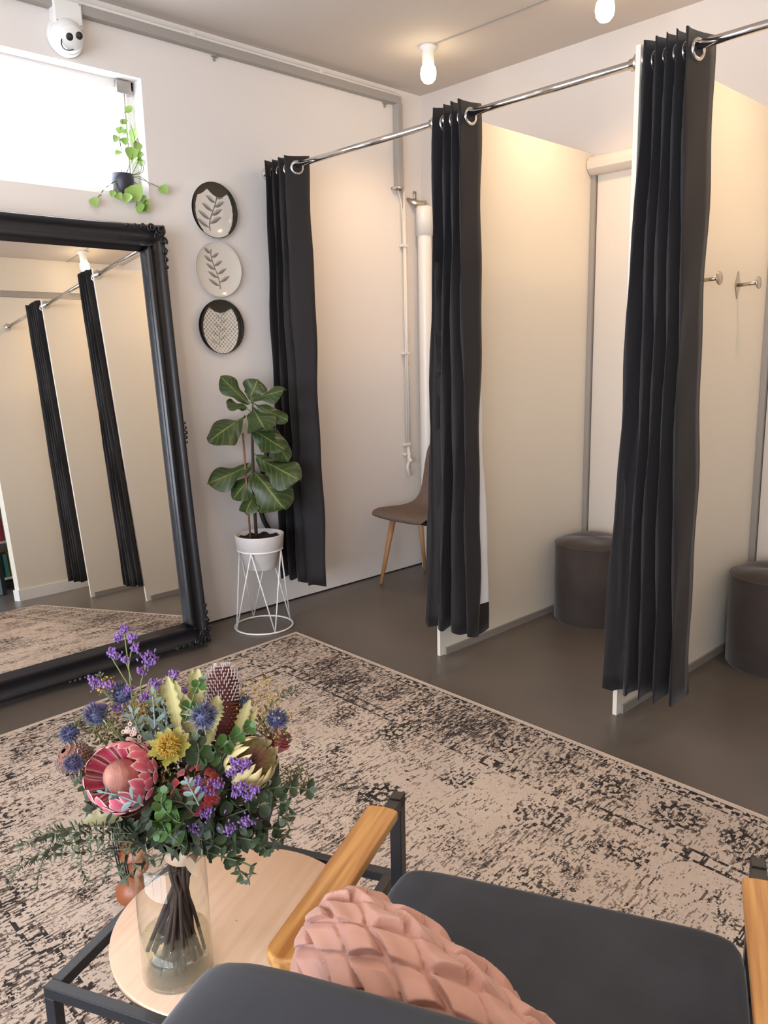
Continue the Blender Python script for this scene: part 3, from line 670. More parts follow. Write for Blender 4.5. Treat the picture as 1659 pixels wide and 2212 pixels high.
# ---------------------------------------------------------------- rug
c0 = Vector((.457, -1.436, 0)); ex = Vector((2.743, -.064, 0)); ey = Vector((.12, -2.05, 0))
LX, LY = ex.length, ey.length; STEP = .0036
nx, ny_ = int(LX/STEP), int(LY/STEP)
rs = np.random.RandomState(5)
def fnoise(sx, sy, nx=nx, ny=ny_):
    """smooth noise with feature sizes sx, sy in metres, about unit variance"""
    fx = np.fft.fftfreq(nx)[None, :]*nx/LX; fy = np.fft.fftfreq(ny)[:, None]*ny/LY
    F = np.fft.fft2(rs.randn(ny, nx))*np.exp(-((fx*sx)**2+(fy*sy)**2)*2.2)
    q = np.real(np.fft.ifft2(F)); return (q-q.mean())/q.std()
X, Y = np.meshgrid((np.arange(nx)+.5)*LX/nx, (np.arange(ny_)+.5)*LY/ny_)
D = np.minimum(np.minimum(X, LX-X), np.minimum(Y, LY-Y))
along = np.where(np.minimum(Y, LY-Y) < np.minimum(X, LX-X), X, Y)
ink = np.zeros_like(X)
def line(d0, wd): return (np.abs(D-d0) < wd).astype(float)
ink += .9*line(.022, .005)+.8*line(.062, .004)+1.0*line(.30, .005)+1.0*line(.345, .006)
band = ((D > .062) & (D < .30)); ink += .30*band
ink += 1.1*(((D > .024) & (D < .060)) & (np.sin(along*2*pi/.055)*np.sin(D*2*pi/.037) > .1))
ink += .9*(((D > .306) & (D < .34)) & (np.sin(along*2*pi/.06) > .25))
def flowers(pts, r_):
    out = np.zeros_like(X)
    for (x, y, s) in pts:
        m = (np.abs(X-x) < r_*2*s) & (np.abs(Y-y) < r_*2*s)
        if not m.any(): continue
        dx = X[m]-x; dy = Y[m]-y; d = np.hypot(dx, dy)/(r_*s); a_ = np.arctan2(dy, dx)
        pet = (np.abs(d-(.82+.12*np.cos(a_*9))) < .13)*1.0 + (np.abs(d-.36) < .10)*.9 + ((np.cos(a_*12) > .1) & (d > 1.05) & (d < 1.38))*.8
        out[m] = np.maximum(out[m], pet)
    return out
pts = []; k = 0
for gx in np.arange(.42, LX-.3, .30):
    for gy in np.arange(.42, LY-.3, .30):
        k += 1; pts.append((gx+rs.uniform(-.06, .06)+(.15 if int(gy/.3) % 2 else 0), gy+rs.uniform(-.05, .05), rs.uniform(.55, 1.15)))
FLW = flowers(pts, .058)
small = [(rs.uniform(.36, LX-.36), rs.uniform(.36, LY-.36), rs.uniform(.6, 1.2)) for _ in range(110)]; FLS = flowers(small, .024)
bp_ = [(x, .18, 1.2) for x in np.arange(.2, LX, .21)]+[(.18, y, 1.2) for y in np.arange(.35, LY, .21)]+[(x, LY-.18, 1.2) for x in np.arange(.2, LX, .21)]+[(LX-.18, y, 1.2) for y in np.arange(.35, LY, .21)]
FLB = flowers(bp_, .05)
ink += 1.0*FLW+.8*FLS+.9*FLB
scr = fnoise(.09, .09); ink += .75*(np.abs(scr) < .035)*(D > .35) + .8*(np.abs(fnoise(.055, .055)) < .06)*band
leafy = fnoise(.022, .016); ink += 1.0*(leafy > 2.25)
ink -= .25*band
streak = fnoise(.0048, .026); fine = fnoise(.0055, .0065); patch = fnoise(.28, .36)+.6*fnoise(.08, .12)
den = np.clip(.58+.40*patch, -.3, 1.5)+.5*band
ink2 = (streak > 1.45-.85*den).astype(float)*.62 + (fine > 1.75-.75*den).astype(float)*.5
wear = fnoise(.006, .016)+.45*fnoise(.15, .15)
tot = ink*(wear > -.35)*(.8+.2*(fine > 0)) + ink2
lvl = np.clip(tot, 0, 1.25)
cream = np.array([.53, .44, .375]); taupe = np.array([.19, .145, .125]); dark = np.array([.030, .025, .025])
hue = (.5+.5*np.tanh(fnoise(.2, .2)))[..., None]
base = cream*(1+.10*hue-.05) * (1+.035*fnoise(.004, .012))[..., None]
l = lvl[..., None]
darkmix = (.5+.5*np.tanh(1.6*fnoise(.10, .10)-.1))[..., None]
inkc = taupe*(1-darkmix)+dark*darkmix
inkc = np.where(l > .85, dark*1.1, inkc)
colr = base*(1-np.clip(l*1.35, 0, 1))+inkc*np.clip(l*1.35, 0, 1)
colr = np.where((D < .018)[..., None], base, colr)
colr = np.clip(colr, .01, 1)
gx, gy = np.meshgrid(np.linspace(0, 1, nx+1), np.linspace(0, 1, ny_+1))
V3 = np.zeros(((nx+1)*(ny_+1), 3)); V3[:, 0] = (c0.x+ex.x*gx+ey.x*gy).ravel(); V3[:, 1] = (c0.y+ex.y*gx+ey.y*gy).ravel(); V3[:, 2] = .0075
ii, jj = np.meshgrid(np.arange(nx), np.arange(ny_)); a_ = (jj*(nx+1)+ii).ravel()
Fq = np.stack([a_, a_+nx+1, a_+nx+2, a_+1], 1)
rug_m = mat('woven_vintage_rug', (1, 1, 1), .9, bump=.35, bscale=420, spec=.15)
nd = rug_m.node_tree.nodes.new('ShaderNodeAttribute'); nd.attribute_name = 'weave'; rug_m.node_tree.links.new(nd.outputs['Color'], rug_m.node_tree.nodes['Principled BSDF'].inputs['Base Color'])
me = bpy.data.meshes.new('rug'); nf = len(Fq)
me.vertices.add(len(V3)); me.vertices.foreach_set('co', V3.ravel()); me.loops.add(nf*4); me.loops.foreach_set('vertex_index', Fq.ravel().astype(np.int32))
me.polygons.add(nf); me.polygons.foreach_set('loop_start', np.arange(0, nf*4, 4, dtype=np.int32)); me.update(calc_edges=True)
ca = me.color_attributes.new('weave', 'FLOAT_COLOR', 'CORNER'); cc_ = np.ones((nf, 4, 4), dtype=np.float32); cc_[:, :, :3] = colr.reshape(-1, 1, 3); ca.data.foreach_set('color', cc_.ravel())
me.materials.append(rug_m)
ro = bpy.data.objects.new('pile', me); COL.objects.link(ro)
t = thing('area_rug', c0+ex*.5+ey*.5, 'large distressed cream and black patterned rug on the concrete floor', 'rug')
par(ro, t)
bind_m = mat('rug_binding', (.50, .41, .34), .9)
cs = [c0, c0+ex, c0+ex+ey, c0+ey]
b = MB().add([p_+Vector((0, 0, z)) for z in (.0005, .0072) for p_ in cs], [(0, 1, 2, 3), (4, 7, 6, 5)]+[(k, 4+k, 4+(k+1) % 4, (k+1) % 4) for k in range(4)])
for k in range(4): b.tube([cs[k]+Vector((0, 0, .0045)), cs[(k+1) % 4]+Vector((0, 0, .0045))], .0042, 8)
b.build('binding', bind_m, t, smooth=False)

# ---------------------------------------------------------------- side table, vase
O = Vector((2.548, -2.803, 0)); U = Vector((.906, .423, 0)); Vv = Vector((.423, -.906, 0))
def L3(u, v, z): return O+U*u+Vv*v+Vector((0, 0, z))
ML = Matrix((U, Vv, Vector((0, 0, 1)))).transposed().to_4x4(); ML.translation = O
TZ = .36; q = .010
t = thing('side_table', L3(-.245, .18, 0), 'round birch top side table in a black square frame', 'table')
ta, tb, tc, td = -.453, -.035, -.052, .398
b = MB()
for v_ in (tc, td): b.box((ta-q, v_-q, TZ-.02), (tb+q, v_+q, TZ), ML)
for u_ in (ta, tb): b.box((u_-q, tc+q, TZ-.02), (u_+q, td-q, TZ), ML)
b.build('top_frame', blackm, t, smooth=False, bevel=.0015)
for u_ in (ta, tb):
    for v_ in (tc, td): MB().box((u_-q, v_-q, .0078), (u_+q, v_+q, TZ-.02), ML).build('leg', blackm, t, smooth=False, bevel=.0015)
b = MB()
for (u0_, v0_, u1_, v1_) in ((ta, tc, ta, td), (tb, tc, tb, td)): b.box((u0_-q, v0_, .0078), (u1_+q, v1_, .026), ML)
b.build('floor_rail', blackm, t, smooth=False)
tcx = L3((ta+tb)/2, (tc+td)/2, 0)
MB().lathe([(.001, TZ-.012), (.212, TZ-.012), (.216, TZ-.010), (.217, TZ+.002), (.215, TZ+.004), (.001, TZ+.004)], tcx, n=96).build('tabletop', ply_m, t)
# local copies of grain need z-stretch; the vase
VC = Vector((2.432, -3.197, 0)); VR = .0565; VZ = TZ+.0045; VH = .215
t = thing('glass_vase', VC+Vector((0, 0, VZ)), 'tall clear glass cylinder vase of water on the round table', 'vase')
pr = [(.001, 0), (VR-.004, 0), (VR, .004), (VR, VH), (VR-.0015, VH+.001), (VR-.003, VH)]
MB().lathe(pr, VC+Vector((0, 0, VZ)), n=64).build('glass', glass_m, t)
MB().ring(VC+Vector((0, 0, VZ+VH)), VR-.0012, .0016, n=64, k=8).build('rim', rim_m, t)
MB().lathe([(VR-.005, .0), (VR-.001, .003), (VR-.004, .009), (.001, .010)], VC+Vector((0, 0, VZ)), n=64).build('thick_base', glass_m, t)
WL = .072
MB().lathe([(.001, .0085), (VR-.0065, .0095), (VR-.0032, .0125), (VR-.0032, WL), (.001, WL)], VC+Vector((0, 0, VZ)), n=64).build('water', water_m, t)

# ---------------------------------------------------------------- bouquet
DB = 1.24
def B(px, py, dd=0): return atd(px, py, DB+dd)
PPM = CF/DB
def m_(px): return px/PPM
TIE = VC+Vector((cr.x, cr.y, 0))*.020+Vector((0, 0, VZ+VH-.012))
bq = thing('flower_bouquet', TIE, 'bouquet of proteas, banksias and thistles standing in the glass vase', 'bouquet')
b = MB()
for k in range(34):
    a_ = R.uniform(0, 2*pi); rr = R.uniform(.004, .022); top_ = TIE+Vector((rr*math.cos(a_), rr*math.sin(a_), 0))
    a2 = a_+pi*.7; r2 = R.uniform(.012, .050); bt = VC+Vector((r2*math.cos(a2), r2*math.sin(a2), VZ+R.uniform(.012, .060)))
    hd = B(400+R.uniform(-140, 140), 1700+R.uniform(-60, 60), R.uniform(-.08, .08))
    rad = R.uniform(.002, .0048)
    b.tube(smooth([bt, bt.lerp(top_, .5)+Vector((R.uniform(-.003, .003), R.uniform(-.003, .003), 0)), top_, top_.lerp(hd, .5)+Vector((0, 0, .01)), hd], 4), rad, 7)
b.build('stems', bark_m, bq)
b = MB(); b.lathe([(.024, -.011), (.027, -.008), (.027, .005), (.024, .008)], TIE+Vector((0, 0, .014)), Vector((.1, .1, 1)), 24)
kn = TIE+sv(.35, .2, .9)*.036+Vector((0, 0, .016))
b.leaf(kn, kn+sv(.8, .45, .3)*.045, sv(0, 1, .6), .016, bend=.2); b.leaf(kn, kn+sv(.6, -.6, .4)*.04, sv(0, 1, .6), .014, bend=-.2); b.ball(kn, .008)
b.build('raffia_tie', raffia_m, bq)
# dark inner foliage mass, counts as one clump of leaves
def scatter(name, m, n, cx, cy, rx, ry_, rd, size, kind='ov', wr=.45, dd=0, rot=None, down=0):
    b = MB()
    for _ in range(n):
        while True:
            a_, c, e = R.uniform(-1, 1), R.uniform(-1, 1), R.uniform(-1, 1)
            if a_*a_+c*c+e*e < 1: break
        p_ = B(cx+a_*rx, cy+c*ry_, dd+e*rd); d = (sv(a_, -c-down, R.uniform(-.3, .8))*1.0+Vector((R.uniform(-.5, .5), R.uniform(-.5, .5), R.uniform(-.5, .5)))).normalized()
        L = m_(size)*R.uniform(.7, 1.3); b.leaf(p_-d*L/2, p_+d*L/2, sv(R.uniform(-.8, .8), R.uniform(-.2, 1), .8), L*wr, bend=R.uniform(-.2, .2), cup=.1, kind=kind, nu=2, nv=4)
    return b.build(name, m, bq)
scatter('dark_foliage', dark_m, 460, 400, 1725, 180, 110, .11, 34, wr=.5, dd=.01)
scatter('dark_foliage', dark_m, 260, 425, 1790, 155, 52, .09, 32, wr=.6, dd=-.02, down=1)
scatter('dark_foliage', dark_m, 150, 270, 1745, 90, 50, .07, 30, wr=.45, dd=.02, down=.3)
scatter('dark_foliage', dark_m, 240, 400, 1600, 150, 90, .08, 30, wr=.35, dd=.06)
def seeds(cx, cy, rx, ry_, n, r_, m, dd=0, rd=.03, name='seed_cluster'):
    b = MB()
    for _ in range(n):
        a_ = R.gauss(0, .5); c = R.gauss(0, .5); p_ = B(cx+a_*rx, cy+c*ry_, dd+R.uniform(-rd, rd)); b.ball(p_, m_(r_)*R.uniform(.6, 1.2), 5, 3)
    return b.build(name, m, bq)
seeds(345, 1690, 38, 45, 330, 3.0, moss_m, -.05); seeds(238, 1575, 55, 50, 260, 2.6, moss_m, -.01); seeds(365, 1635, 30, 30, 150, 2.6, moss_m, -.03)
seeds(585, 1560, 55, 60, 230, 2.4, gold_m, .0, .05, 'golden_filler'); seeds(560, 1500, 45, 35, 120, 2.2, gold_m, .02, .05, 'golden_filler')
seeds(630, 1680, 40, 30, 150, 2.2, moss_m, .0, .04); seeds(225, 1480, 30, 22, 70, 2.6, gold_m, .0, .02, 'golden_filler'); seeds(300, 1540, 20, 40, 70, 3.5, gold_m, .03, .02, 'golden_filler')
def protea(cx, cy, dd, axis, Rp, rows, m, domem, open_=.5, dome=(.62, .9), pw=.55, name='protea', tip=.0, bract=None, domeh=1):
    c = B(cx, cy, dd); ax = sv(*axis); x, y, z = basis(ax); R_ = m_(Rp)
    b = MB(); base = c-ax*R_*.9
    for r_i in range(rows):
        nn = 13-(r_i % 2); f = r_i/max(1, rows-1)     # outer row first
        for k in range(nn):
            a_ = 2*pi*(k+.5*(r_i % 2))/nn+R.uniform(-.08, .08); rd = math.cos(a_)*x+math.sin(a_)*y
            rad = R_*(1.0-.30*f); hgt = R_*(.35+.95*f)*(1+R.uniform(-.08, .08))*(1.25-open_*.6)
            p0 = base+rd*R_*.28+ax*R_*.15*f; pm = rad*(1.0+open_*.12*(1-f)); p1 = base+rd*pm*(.92+.2*open_)+ax*(R_*.75+hgt)
            # convex outwards petal built from a bowed leaf
            b.leaf(p0, p1, rd, R_*pw*(1-.12*f), bend=.0, cup=-.16, kind='pet', nu=5, nv=7, ph=k) if False else b.grid(lambda u, v, p0=p0, p1=p1, rd=rd, a_=a_, f=f: petal(u, v, p0, p1, rd, ax, R_*pw*(1-.12*f), tip), 5, 8)
    o = b.build(name, m, bq)
    if domem:
        r2 = R_*dome[0]; b = MB(); pr = [(max(.0005, r2*math.sin(pi/2*(1-i/10))**1.15), r2*dome[1]*domeh*math.sin(pi/2*i/10)) for i in range(11)]
        b.lathe([(r2*.7, -R_*.5)]+pr, c-ax*R_*.05, ax, 26)
        b.build('flower_centre', domem, o)
    if bract:
        b = MB()
        for k in range(9):
            a_ = 2*pi*k/9; rd = math.cos(a_)*x+math.sin(a_)*y; p0 = base+rd*R_*.2-ax*R_*.35; p1 = base+rd*R_*1.15+ax*R_*.55
            b.grid(lambda u, v, p0=p0, p1=p1, rd=rd: petal(u, v, p0, p1, rd, ax, R_*.8, 0), 5, 7)
        b.build('bracts', bract, o)
    return o, c, ax, R_
def petal(u, v, p0, p1, rd, ax, wd, tip):
    q = u*2-1; wv = (.45+.55*min(1, v*1.7))*max(0, 1-max(0, (v-.66)/.34)**2.4) if v < 1 else 0
    sd = ax.cross(rd).normalized(); ln = (p1-p0)
    p_ = p0+ln*v+rd*ln.length*(.26*math.sin(pi*min(1, v*1.0))+tip*v**4)
    return p_+sd*q*wv*wd/2-rd*wd*.16*q*q*wv
protea(262, 1678, -.09, (-.10, .42, .9), 64, 4, pinkpet_m, dome_m, .50, (.54, 1.45), .46, 'pink_protea', bract=brownleaf_m)
protea(424, 1702, -.08, (.05, .45, .85), 47, 4, redpet_m, reddome_m, .75, (.72, .55), .42, 'red_protea', tip=-.12)
o, c, ax, R_ = protea(538, 1652, -.05, (.60, .62, .50), 50, 4, yelpet_m, hair_m, .35, (.40, .9), .36, 'straw_protea', bract=None)
b = MB()
for k in range(120):
    d = (ax+Vector((R.gauss(0, .45), R.gauss(0, .45), R.gauss(0, .45)))).normalized(); p0 = c+ax*R_*.2; b.tube([p0, p0+d*R_*R.uniform(.5, .95)], [.0008, .0003], 4)
b.build('centre_hairs', hair_m, o)
protea(598, 1600, .05, (.7, .2, .6), 26, 3, pinkpet_m, dome_m, .4, (.5, 1), .5, 'pink_protea')
# banksias
def banksia(p0, p1, r_, body, tipm, split=.45, low=None, name='banksia', n_rows=22, n_a=26):
    p0 = Vector(p0); p1 = Vector(p1); ax = (p1-p0); L = ax.length; ax /= L; x, y, z = basis(ax)
    def rad(h): return r_*(math.sin(min(1, h*3+.35)*pi/2))*(1 if h < .72 else math.sqrt(max(.02, 1-((h-.72)/.285)**2)))
    b = MB(); b.lathe([(rad(i/16)*.86, L*i/16) for i in range(17)], p0, ax, 24); o = b.build(name, body, bq)
    bt = MB(); bl = MB()
    for j in range(n_rows):
        h = (j+.5)/n_rows
        for k in range(n_a):
            a_ = 2*pi*(k/n_a)+j*.11; rr = rad(h); rd = math.cos(a_)*x+math.sin(a_)*y; p_ = p0+ax*L*h+rd*rr*.84
            if low and h < split:
                bl.tube([p_, p_+rd*rr*.22+ax*.001], [r_*.045, r_*.02], 4)
            else:
                e = p_+rd*rr*.16+ax*L*.012; bt.tube([p_, e], [r_*.03, r_*.05], 4); 
                if R.random() < .6: bt.tube([e, e+ax*L*.05+rd*rr*.03], [r_*.045, r_*.02], 4)
    bt.build('styles', tipm, o)
    if low: bl.build('opened_styles', low, o)
    return o
banksia(B(484, 1598, .03), B(480, 1437, .05), m_(41), banksia_m, btip_m, .52, borange_m, 'burgundy_banksia')
banksia(B(205, 1672, -.01), B(137, 1622, -.05), m_(36), hair_m, silver_m, 0, None, 'silver_banksia', 18, 22)
# yellow dryandra
c = B(366, 1612, -.10); ax = sv(.05, .5, .8); x, y, z = basis(ax); b = MB().ball(c, m_(19), 14, 9, ax, .8); o = b.build('yellow_dryandra', yel_m, bq)
b = MB()
for k in range(170):
    a_ = R.uniform(0, 2*pi); h = R.uniform(0, 1); d = (x*math.cos(a_)+y*math.sin(a_))*math.sqrt(1-h*h)+ax*h; b.tube([c+d*m_(16), c+(d+ax*.15)*m_(R.uniform(23, 28))], [.0009, .0004], 4)
b.build('styles', yel_m, o)
b = MB()
for k in range(11):
    a_ = 2*pi*k/11; d = x*math.cos(a_)+y*math.sin(a_); b.leaf(c-ax*.01+d*m_(8), c+d*m_(R.uniform(36, 48))+ax*m_(R.uniform(-12, 8)), ax-d*.4, m_(22), bend=.15, cup=.1, kind='ov', nu=6, nv=30, teeth=6)
b.build('serrated_leaves', yleaf_m, o)
# thistles
def thistle(cx, cy, r_, dd, axis, flat=0):
    c = B(cx, cy, dd); ax = sv(*axis); x, y, z = basis(ax); rm = m_(r_)*.52; o = MB().ball(c, rm, 12, 8, ax, 1.25).build('blue_thistle', thistle_m, bq); b = MB()
    for k in range(240):
        h = R.uniform(-.9, 1); a_ = R.uniform(0, 2*pi); d = ((x*math.cos(a_)+y*math.sin(a_))*math.sqrt(1-h*h)+ax*h*1.2); p_ = c+d*rm*.9; b.tube([p_, p_+d.normalized()*rm*.85+ax*rm*.2], [.0007, .0002], 4)
    b.build('spines', thistle_m, o); b = MB()
    for k in range(11):
        a_ = 2*pi*k/11+R.uniform(-.2, .2); d = x*math.cos(a_)+y*math.sin(a_); p0 = c-ax*rm*1.1; b.leaf(p0, p0+(d+ax*R.uniform(-.1, .5)).normalized()*rm*R.uniform(2.0, 2.9), ax, rm*.38, bend=R.uniform(-.1, .2), kind='spk', nu=2, nv=5)
    b.build('spiky_bracts', thistleg_m_uv, o)
    b = MB().tube(smooth([c-ax*rm, c-ax*rm*3, B(400+(cx-400)*.4, 1700, .02)], 5), .0014, 5); b.build('stalk', gstem_m, o)
thistleg_m_uv = uvramp('grey_green_bract', [(0, (.36, .40, .32)), (1, (.20, .25, .22))], 'U', .6)
for a_ in ((440, 1548, 33, -.09, (.35, .25, .85)), (597, 1553, 27, -.03, (.8, .25, .5)), (528, 1518, 22, .04, (.2, .6, .6)), (207, 1543, 28, -.04, (-.6, .6, .4)), (264, 1500, 30, .0, (-.1, .8, .4)), (152, 1583, 24, -.03, (-.6, -.5, .5)), (160, 1648, 22, -.08, (-.5, .2, .8))): thistle(*a_)
# purple statice
def statice(px, py, r_, dd=0, n=34):
    b = MB(); c = B(px, py, dd)
    for k in range(n):
        d = Vector((R.gauss(0, 1), R.gauss(0, 1), R.gauss(0, .7))); p_ = c+d*m_(r_)*.40; q_ = p_+Vector((R.uniform(-1, 1), R.uniform(-1, 1), R.uniform(.2, 1)))*m_(4)
        b.tube([p_-Vector((0, 0, m_(3))), q_], [m_(.9), m_(2.6)], 5); b.ball(q_, m_(1.9), 5, 3)
    return b
ST = [(268, 1360, 13), (256, 1377, 11), (285, 1378, 13), (292, 1402, 12), (240, 1410, 15), (252, 1418, 12), (270, 1424, 11), (318, 1418, 20), (328, 1430, 14), (306, 1450, 13), (375, 1455, 13), (337, 1480, 18), (215, 1478, 14), (200, 1470, 11), (238, 1480, 14), (275, 1490, 13), (205, 1528, 15), (225, 1530, 12), (255, 1527, 13), (312, 1506, 16), (508, 1648, 15), (520, 1658, 14), (532, 1650, 11), (500, 1670, 12),
      (425, 1690, 12), (450, 1700, 20), (470, 1695, 12), (440, 1712, 12), (512, 1712, 20), (522, 1700, 14), (548, 1708, 14), (535, 1722, 10), (450, 1755, 22), (395, 1785, 20), (425, 1790, 16), (530, 1775, 18), (560, 1768, 18), (575, 1755, 14), (495, 1790, 14), (398, 1493, 8)]
for i_, (x_p, y_p, r_) in enumerate(ST):
    dd = -.10 if (400 < x_p < 560 and y_p > 1640) else (0.0 if y_p > 1640 else -.01)
    statice(x_p, y_p, r_, dd).build('purple_statice', purple_m, bq)
b = MB()
for path in ([(330, 1640), (290, 1530), (278, 1440), (268, 1365)], [(290, 1500), (262, 1455), (240, 1418)], [(278, 1440), (283, 1410), (290, 1385)], [(285, 1470), (276, 1440), (270, 1428)], [(340, 1620), (305, 1500), (312, 1450), (320, 1425)], [(330, 1600), (260, 1530), (215, 1485)], [(360, 1600), (340, 1520), (337, 1488)], [(380, 1600), (372, 1500), (375, 1460)], [(420, 1720), (500, 1705), (550, 1690)], [(400, 1780), (480, 1745), (540, 1722)], [(300, 1640), (235, 1570), (210, 1535)], [(310, 1650), (230, 1560), (190, 1580), (165, 1560)]):
    b.tube(smooth([B(x, y, -.01) for x, y in path], 5), .0011, 5)
b.build('fine_green_stalks', gstem_m, bq)
b = MB()
for k in range(34):
    px_, py_ = R.choice([(275, 1568), (272, 1585), (285, 1582), (276, 1600), (284, 1600), (305, 1605), (297, 1612), (315, 1608), (322, 1618), (280, 1612), (300, 1595)]); c = B(px_+R.uniform(-8, 8), py_+R.uniform(-7, 7), -.06); x, y, z = basis(sv(0, .3, 1))
    for j in range(7): a_ = j*.9; b.ball(c+(x*math.cos(a_)+y*math.sin(a_))*m_(3.2), m_(1.9), 5, 3)
b.build('tiny_flower_cluster', ricef_m, bq)
ESC = 1.35
# sprays of leaves
def spray(path, m, size, kind='rd', pairs=9, wr=.95, dd=0, name='eucalyptus_spray', dr=0, tipscale=.55, stemr=.0013):
    pts = smooth([B(x, y, dd+dr*i/(len(path)-1)) for i, (x, y) in enumerate(path)], 8); b = MB(); b.tube(pts, stemr, 5); n = len(pts)
    for k in range(pairs):
        s = (k+.5)/pairs; i = min(n-2, int(s*(n-1))); p_ = pts[i]; d = (pts[i+1]-pts[i]).normalized(); L = m_(size)*ESC*(1-(1-tipscale)*s)*R.uniform(.85, 1.1)
        tw = k*1.5+R.uniform(-.3, .3); x, y, z = basis(d)
        for sg in (0, pi):
            rd = x*math.cos(tw+sg)+y*math.sin(tw+sg); q_ = (rd+d*.55).normalized(); b.leaf(p_+q_*L*.08, p_+q_*L, (d*.8-rd*.3-cf*.9), L*wr, bend=R.uniform(-.15, .1), cup=.12, kind=kind, nu=4, nv=6)
    q_ = (pts[-1]-pts[-2]).normalized(); b.leaf(pts[-1], pts[-1]+q_*m_(size)*.6, -cf, m_(size)*.5*wr, kind=kind, nu=3, nv=5)
    return b.build(name, m, bq)
SP = [([(400, 1780), (375, 1770), (350, 1740), (352, 1715)], eucg_m, 30, -.13, .0, 7), ([(420, 1760), (395, 1735), (365, 1730)], euc_m, 30, -.12, 0, 6), ([(400, 1830), (362, 1800), (348, 1775), (340, 1800)], eucg_m, 28, -.13, 0, 5),
      ([(440, 1760), (540, 1720), (600, 1700), (668, 1705)], euc_m, 30, -.05, .0, 12), ([(450, 1780), (560, 1740), (620, 1735), (612, 1770)], euc_m, 26, -.06, 0, 10), ([(440, 1800), (520, 1810), (560, 1820), (575, 1838)], euc_m, 24, -.07, 0, 9), ([(430, 1810), (490, 1840), (510, 1860), (520, 1895)], euc_m, 26, -.08, 0, 9),
      ([(420, 1820), (340, 1850), (300, 1870), (270, 1900)], euc_m, 24, -.05, 0, 9), ([(400, 1800), (320, 1820), (280, 1840), (262, 1880)], euc_m, 22, -.02, 0, 9), ([(380, 1790), (290, 1800), (250, 1790)], euc_m, 22, .0, 0, 8), ([(430, 1650), (470, 1620), (510, 1590), (540, 1570)], eucg_m, 25, -.07, 0, 8), ([(420, 1680), (430, 1630), (425, 1600)], euc_m, 30, -.08, 0, 6), ([(480, 1690), (480, 1640), (505, 1610)], euc_m, 28, -.06, 0, 6),
      ([(400, 1560), (420, 1500), (435, 1470)], eucg_m, 20, -.04, 0, 5), ([(230, 1720), (180, 1690), (150, 1660)], euc_m, 26, -.05, 0, 6), ([(260, 1730), (210, 1700), (175, 1640)], euc_m, 24, -.04, 0, 6), ([(470, 1800), (600, 1790), (590, 1830)], euc_m, 24, -.02, 0, 8), ([(440, 1840), (540, 1870), (535, 1900)], euc_m, 20, -.09, 0, 5), ([(600, 1750), (625, 1790), (610, 1815)], euc_m, 22, -.03, 0, 5)]
for path, m, s, dd, dr, n in SP: spray(path, m, s, 'rd', n, .95, dd)
for path, s, dd, n in (([(340, 1640), (335, 1570), (330, 1500)], 30, -.05, 8), ([(320, 1640), (300, 1580), (285, 1540)], 30, -.04, 7), ([(350, 1620), (360, 1560), (352, 1520)], 26, -.04, 6), ([(310, 1740), (260, 1720), (225, 1712)], 26, -.15, 5), ([(430, 1740), (415, 1710), (405, 1690)], 22, -.14, 4)):
    spray(path, blueleaf_m, s, 'ov', n, .42, dd, 'blue_grey_leaf_spray')
# tall cream banksia leaves
b = None
for (x0_, y0_), (x1_, y1_), wd, dd in (((392, 1610), (362, 1450), 24, -.05), ((408, 1600), (378, 1470), 20, -.03), ((425, 1600), (398, 1500), 26, -.04), ((420, 1560), (428, 1440), 30, -.02), ((430, 1540), (412, 1448), 22, .01), ((460, 1580), (470, 1500), 30, -.06), ((500, 1610), (540, 1510), 22, -.03), ((510, 1600), (560, 1530), 22, -.02), ((345, 1560), (325, 1465), 22, .03), ((352, 1570), (345, 1470), 18, .04), ((300, 1560), (295, 1500), 20, .05), ((440, 1620), (472, 1560), 22, -.04), ((530, 1520), (527, 1496), 22, .03)):
    MB().leaf(B(x0_, y0_, dd+.02), B(x1_, y1_, dd), sv(R.uniform(-.4, .4), .1, 1), m_(wd*1.25), bend=R.uniform(-.1, .12), cup=.22, kind='ob', nu=6, nv=30, teeth=8, wav=.03).build('cream_leaf', cream_m, bq)
for (x0_, y0_), (x1_, y1_), wd, m, dd in (((265, 1770), (168, 1770), 34, pale_m, -.03), ((270, 1750), (175, 1700), 44, cream_m, .0), ((320, 1770), (250, 1710), 50, brownleaf_m, -.05), ((570, 1640), (590, 1580), 26, brownleaf_m, .0), ((520, 1640), (548, 1580), 30, brownleaf_m, .02)):
    MB().leaf(B(x0_, y0_, dd), B(x1_, y1_, dd), sv(.1, .8, .7), m_(wd), bend=-.1, cup=.2, kind='ov', nu=6, nv=20, teeth=5 if m is pale_m else 0, wav=.1).build('broad_leaf', m, bq)
ESC = 1.7
